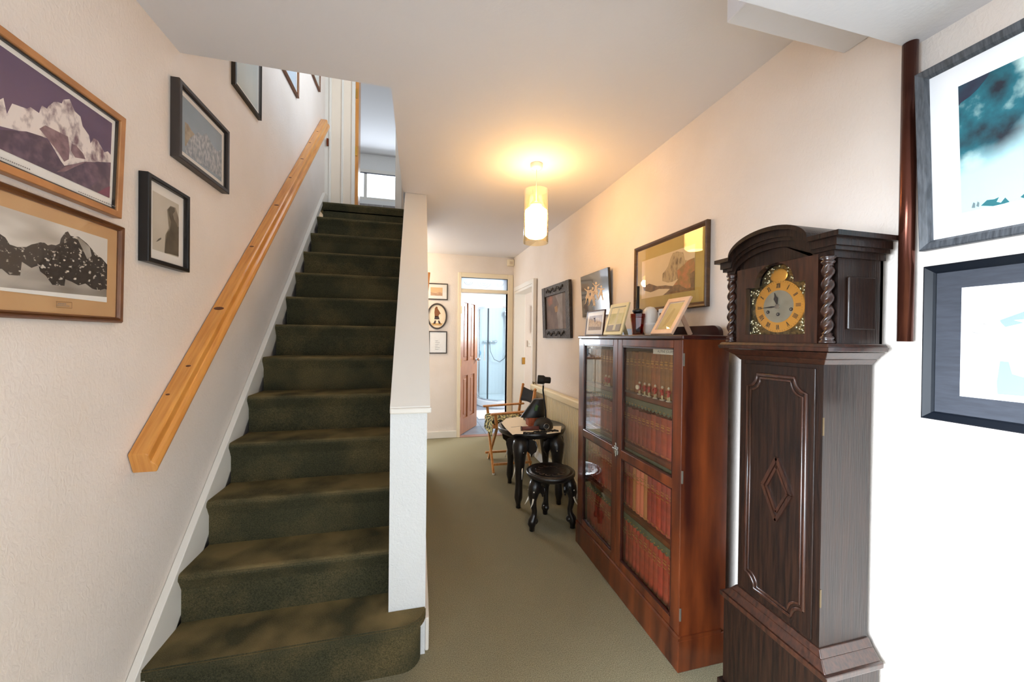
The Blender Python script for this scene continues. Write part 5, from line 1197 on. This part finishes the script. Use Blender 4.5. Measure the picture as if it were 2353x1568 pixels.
# ------------------------------------------------------------------ things on top of the bookcase
def stand_frame(name, label, y0, y1, xb, xt, h, fw, d, fmat, mount, mmat, layers, pmat, strut=True):
    O = Vector((xb, y1, BZ + .0012)); V = Vector((xt - xb, 0, h)); r = picture(name, label, O, (0, -1, 0), V, y1 - y0, V.length, flat_prof(fw, d), fmat, mount, mmat, layers, pmat, cat='photo frame')
    if strut:
        bm = bmesh.new(); ym = (y0 + y1) / 2 - y1; bar(bm, (xt - xb - .012, ym, h * .72), (xt - xb + (xt - xb) * .35 + .018, ym, .001), .022, .004, (0, 1, 0)); new_obj('easel_strut', bm, fmat, r)
    return r
stand_frame('photo_frame', 'brown framed group photograph, leftmost on top of the bookcase', 1.955, 2.190, 1.030, 1.046, .152, .007, .010, pm('mid_brown_frame', (74, 44, 34), .4), (.026, .026, .024, .026), M_MOUNT, [(pm('group_figures', (168, 140, 108), .8, rgb2=(214, 192, 158), nscale=90, detail=4), ['uv', (.05, .25), (.95, .2), (.95, .75), (.6, .85), (.3, .7), (.05, .75)])], pm('group_dark', (128, 102, 74), .8, rgb2=(150, 124, 92), nscale=60))
stand_frame('photo_frame', 'silvery cream photo frame with blurred green print, second along the bookcase top', 1.735, 1.925, 1.018, 1.066, .172, .020, .010, pm('champagne_metal', (226, 214, 168), .3, .3), (.002, .002, .002, .002), M_BLACK, [(pm('blur_green', (176, 166, 84), .7, rgb2=(206, 196, 130), nscale=16), ['uv', (0, .3), (1, .3), (1, .75), (0, .75)]), (pm('blur_dark', (128, 114, 92), .7), ['uv', (0, 0), (1, 0), (1, .3), (0, .25)]), (pm('blur_white', (206, 196, 146), .7), ['uv', (.42, .05), (.6, .05), (.58, .95), (.48, .95)])], pm('blur_sky', (232, 216, 160), .7))
stand_frame('photo_frame', 'pale pink wooden photo frame leaning far back on its strut, rightmost on the bookcase', 1.345, 1.490, 1.024, 1.118, .160, .022, .012, pm('pink_beech_frame', (224, 186, 158), .4, rgb2=(212, 168, 136), nscale=14), (.003, .003, .003, .003), M_MOUNT, [(pm('faded_shape', (196, 164, 100), .7), ['uv', (.3, .1), (.55, .2), (.6, .75), (.45, .8), (.3, .4)])], pm('faded_print', (216, 190, 128), .7, rgb2=(204, 174, 110), nscale=12))
cl = tag(empty('candle_glass', (1.045, 1.640, BZ + .002)), 'amber glass holder with a black ball and tall black candle', 'candle holder')
bm = bmesh.new(); lathe(bm, [(.024, 0), (.0345, .085), (.036, .088), (.036, .104), (.0325, .104), (.0325, .09), (.022, .006), (.001, .006)], seg=8, caps=False); new_obj('glass', bm, M_AMBER, cl)
bm = bmesh.new(); tube(bm, [(0, 0, .008), (0, 0, .24)], .0085, 14); new_obj('candle', bm, M_BLACK, cl, True)
bm = bmesh.new(); ball(bm, (0, 0, .118), (.025, .025, .014), 18, 10); new_obj('ball', bm, M_BLACK, cl, True)
bm = bmesh.new(); prism(bm, [(1.012, 1.55), (1.012, 1.745), (1.09, 1.74), (1.12, 1.62), (1.08, 1.54)], lambda u, v, h: (u, v, h), BZ + .0003, BZ + .0018)
o = new_obj('cloth_runner', bm, pm('cream_cloth', (226, 208, 180), .9)); tag(o, 'small cream cloth lying on the bookcase under the candle glass', 'cloth')
vz = tag(empty('white_ornament', (1.115, 1.640, BZ + .001)), 'rounded white ornament behind the amber candle glass', 'ornament')
bm = bmesh.new(); lathe(bm, [(.022, 0), (.030, .02), (.034, .06), (.036, .10), (.032, .125), (.018, .14), (.002, .144)], seg=24); new_obj('body', bm, pm('porcelain', (226, 218, 208), .35), vz, True)
bm = bmesh.new(); lathe(bm, [(.0335, .05), (.035, .054), (.0352, .060), (.034, .062)], seg=24, caps=False); new_obj('band', bm, M_MOUNT, vz, True)
sc2 = tag(empty('small_photo', (1.105, 1.53, BZ + .001)), 'tiny white card with dark photograph between ornament and pink frame', 'card')
new_obj('card', B(0, .003, -.028, .028, 0, .125), M_MOUNT, sc2); new_obj('print', B(-.0006, 0, -.02, .02, .05, .105), pm('tiny_dark_print', (70, 60, 50), .7, rgb2=(40, 34, 30), nscale=80), sc2)
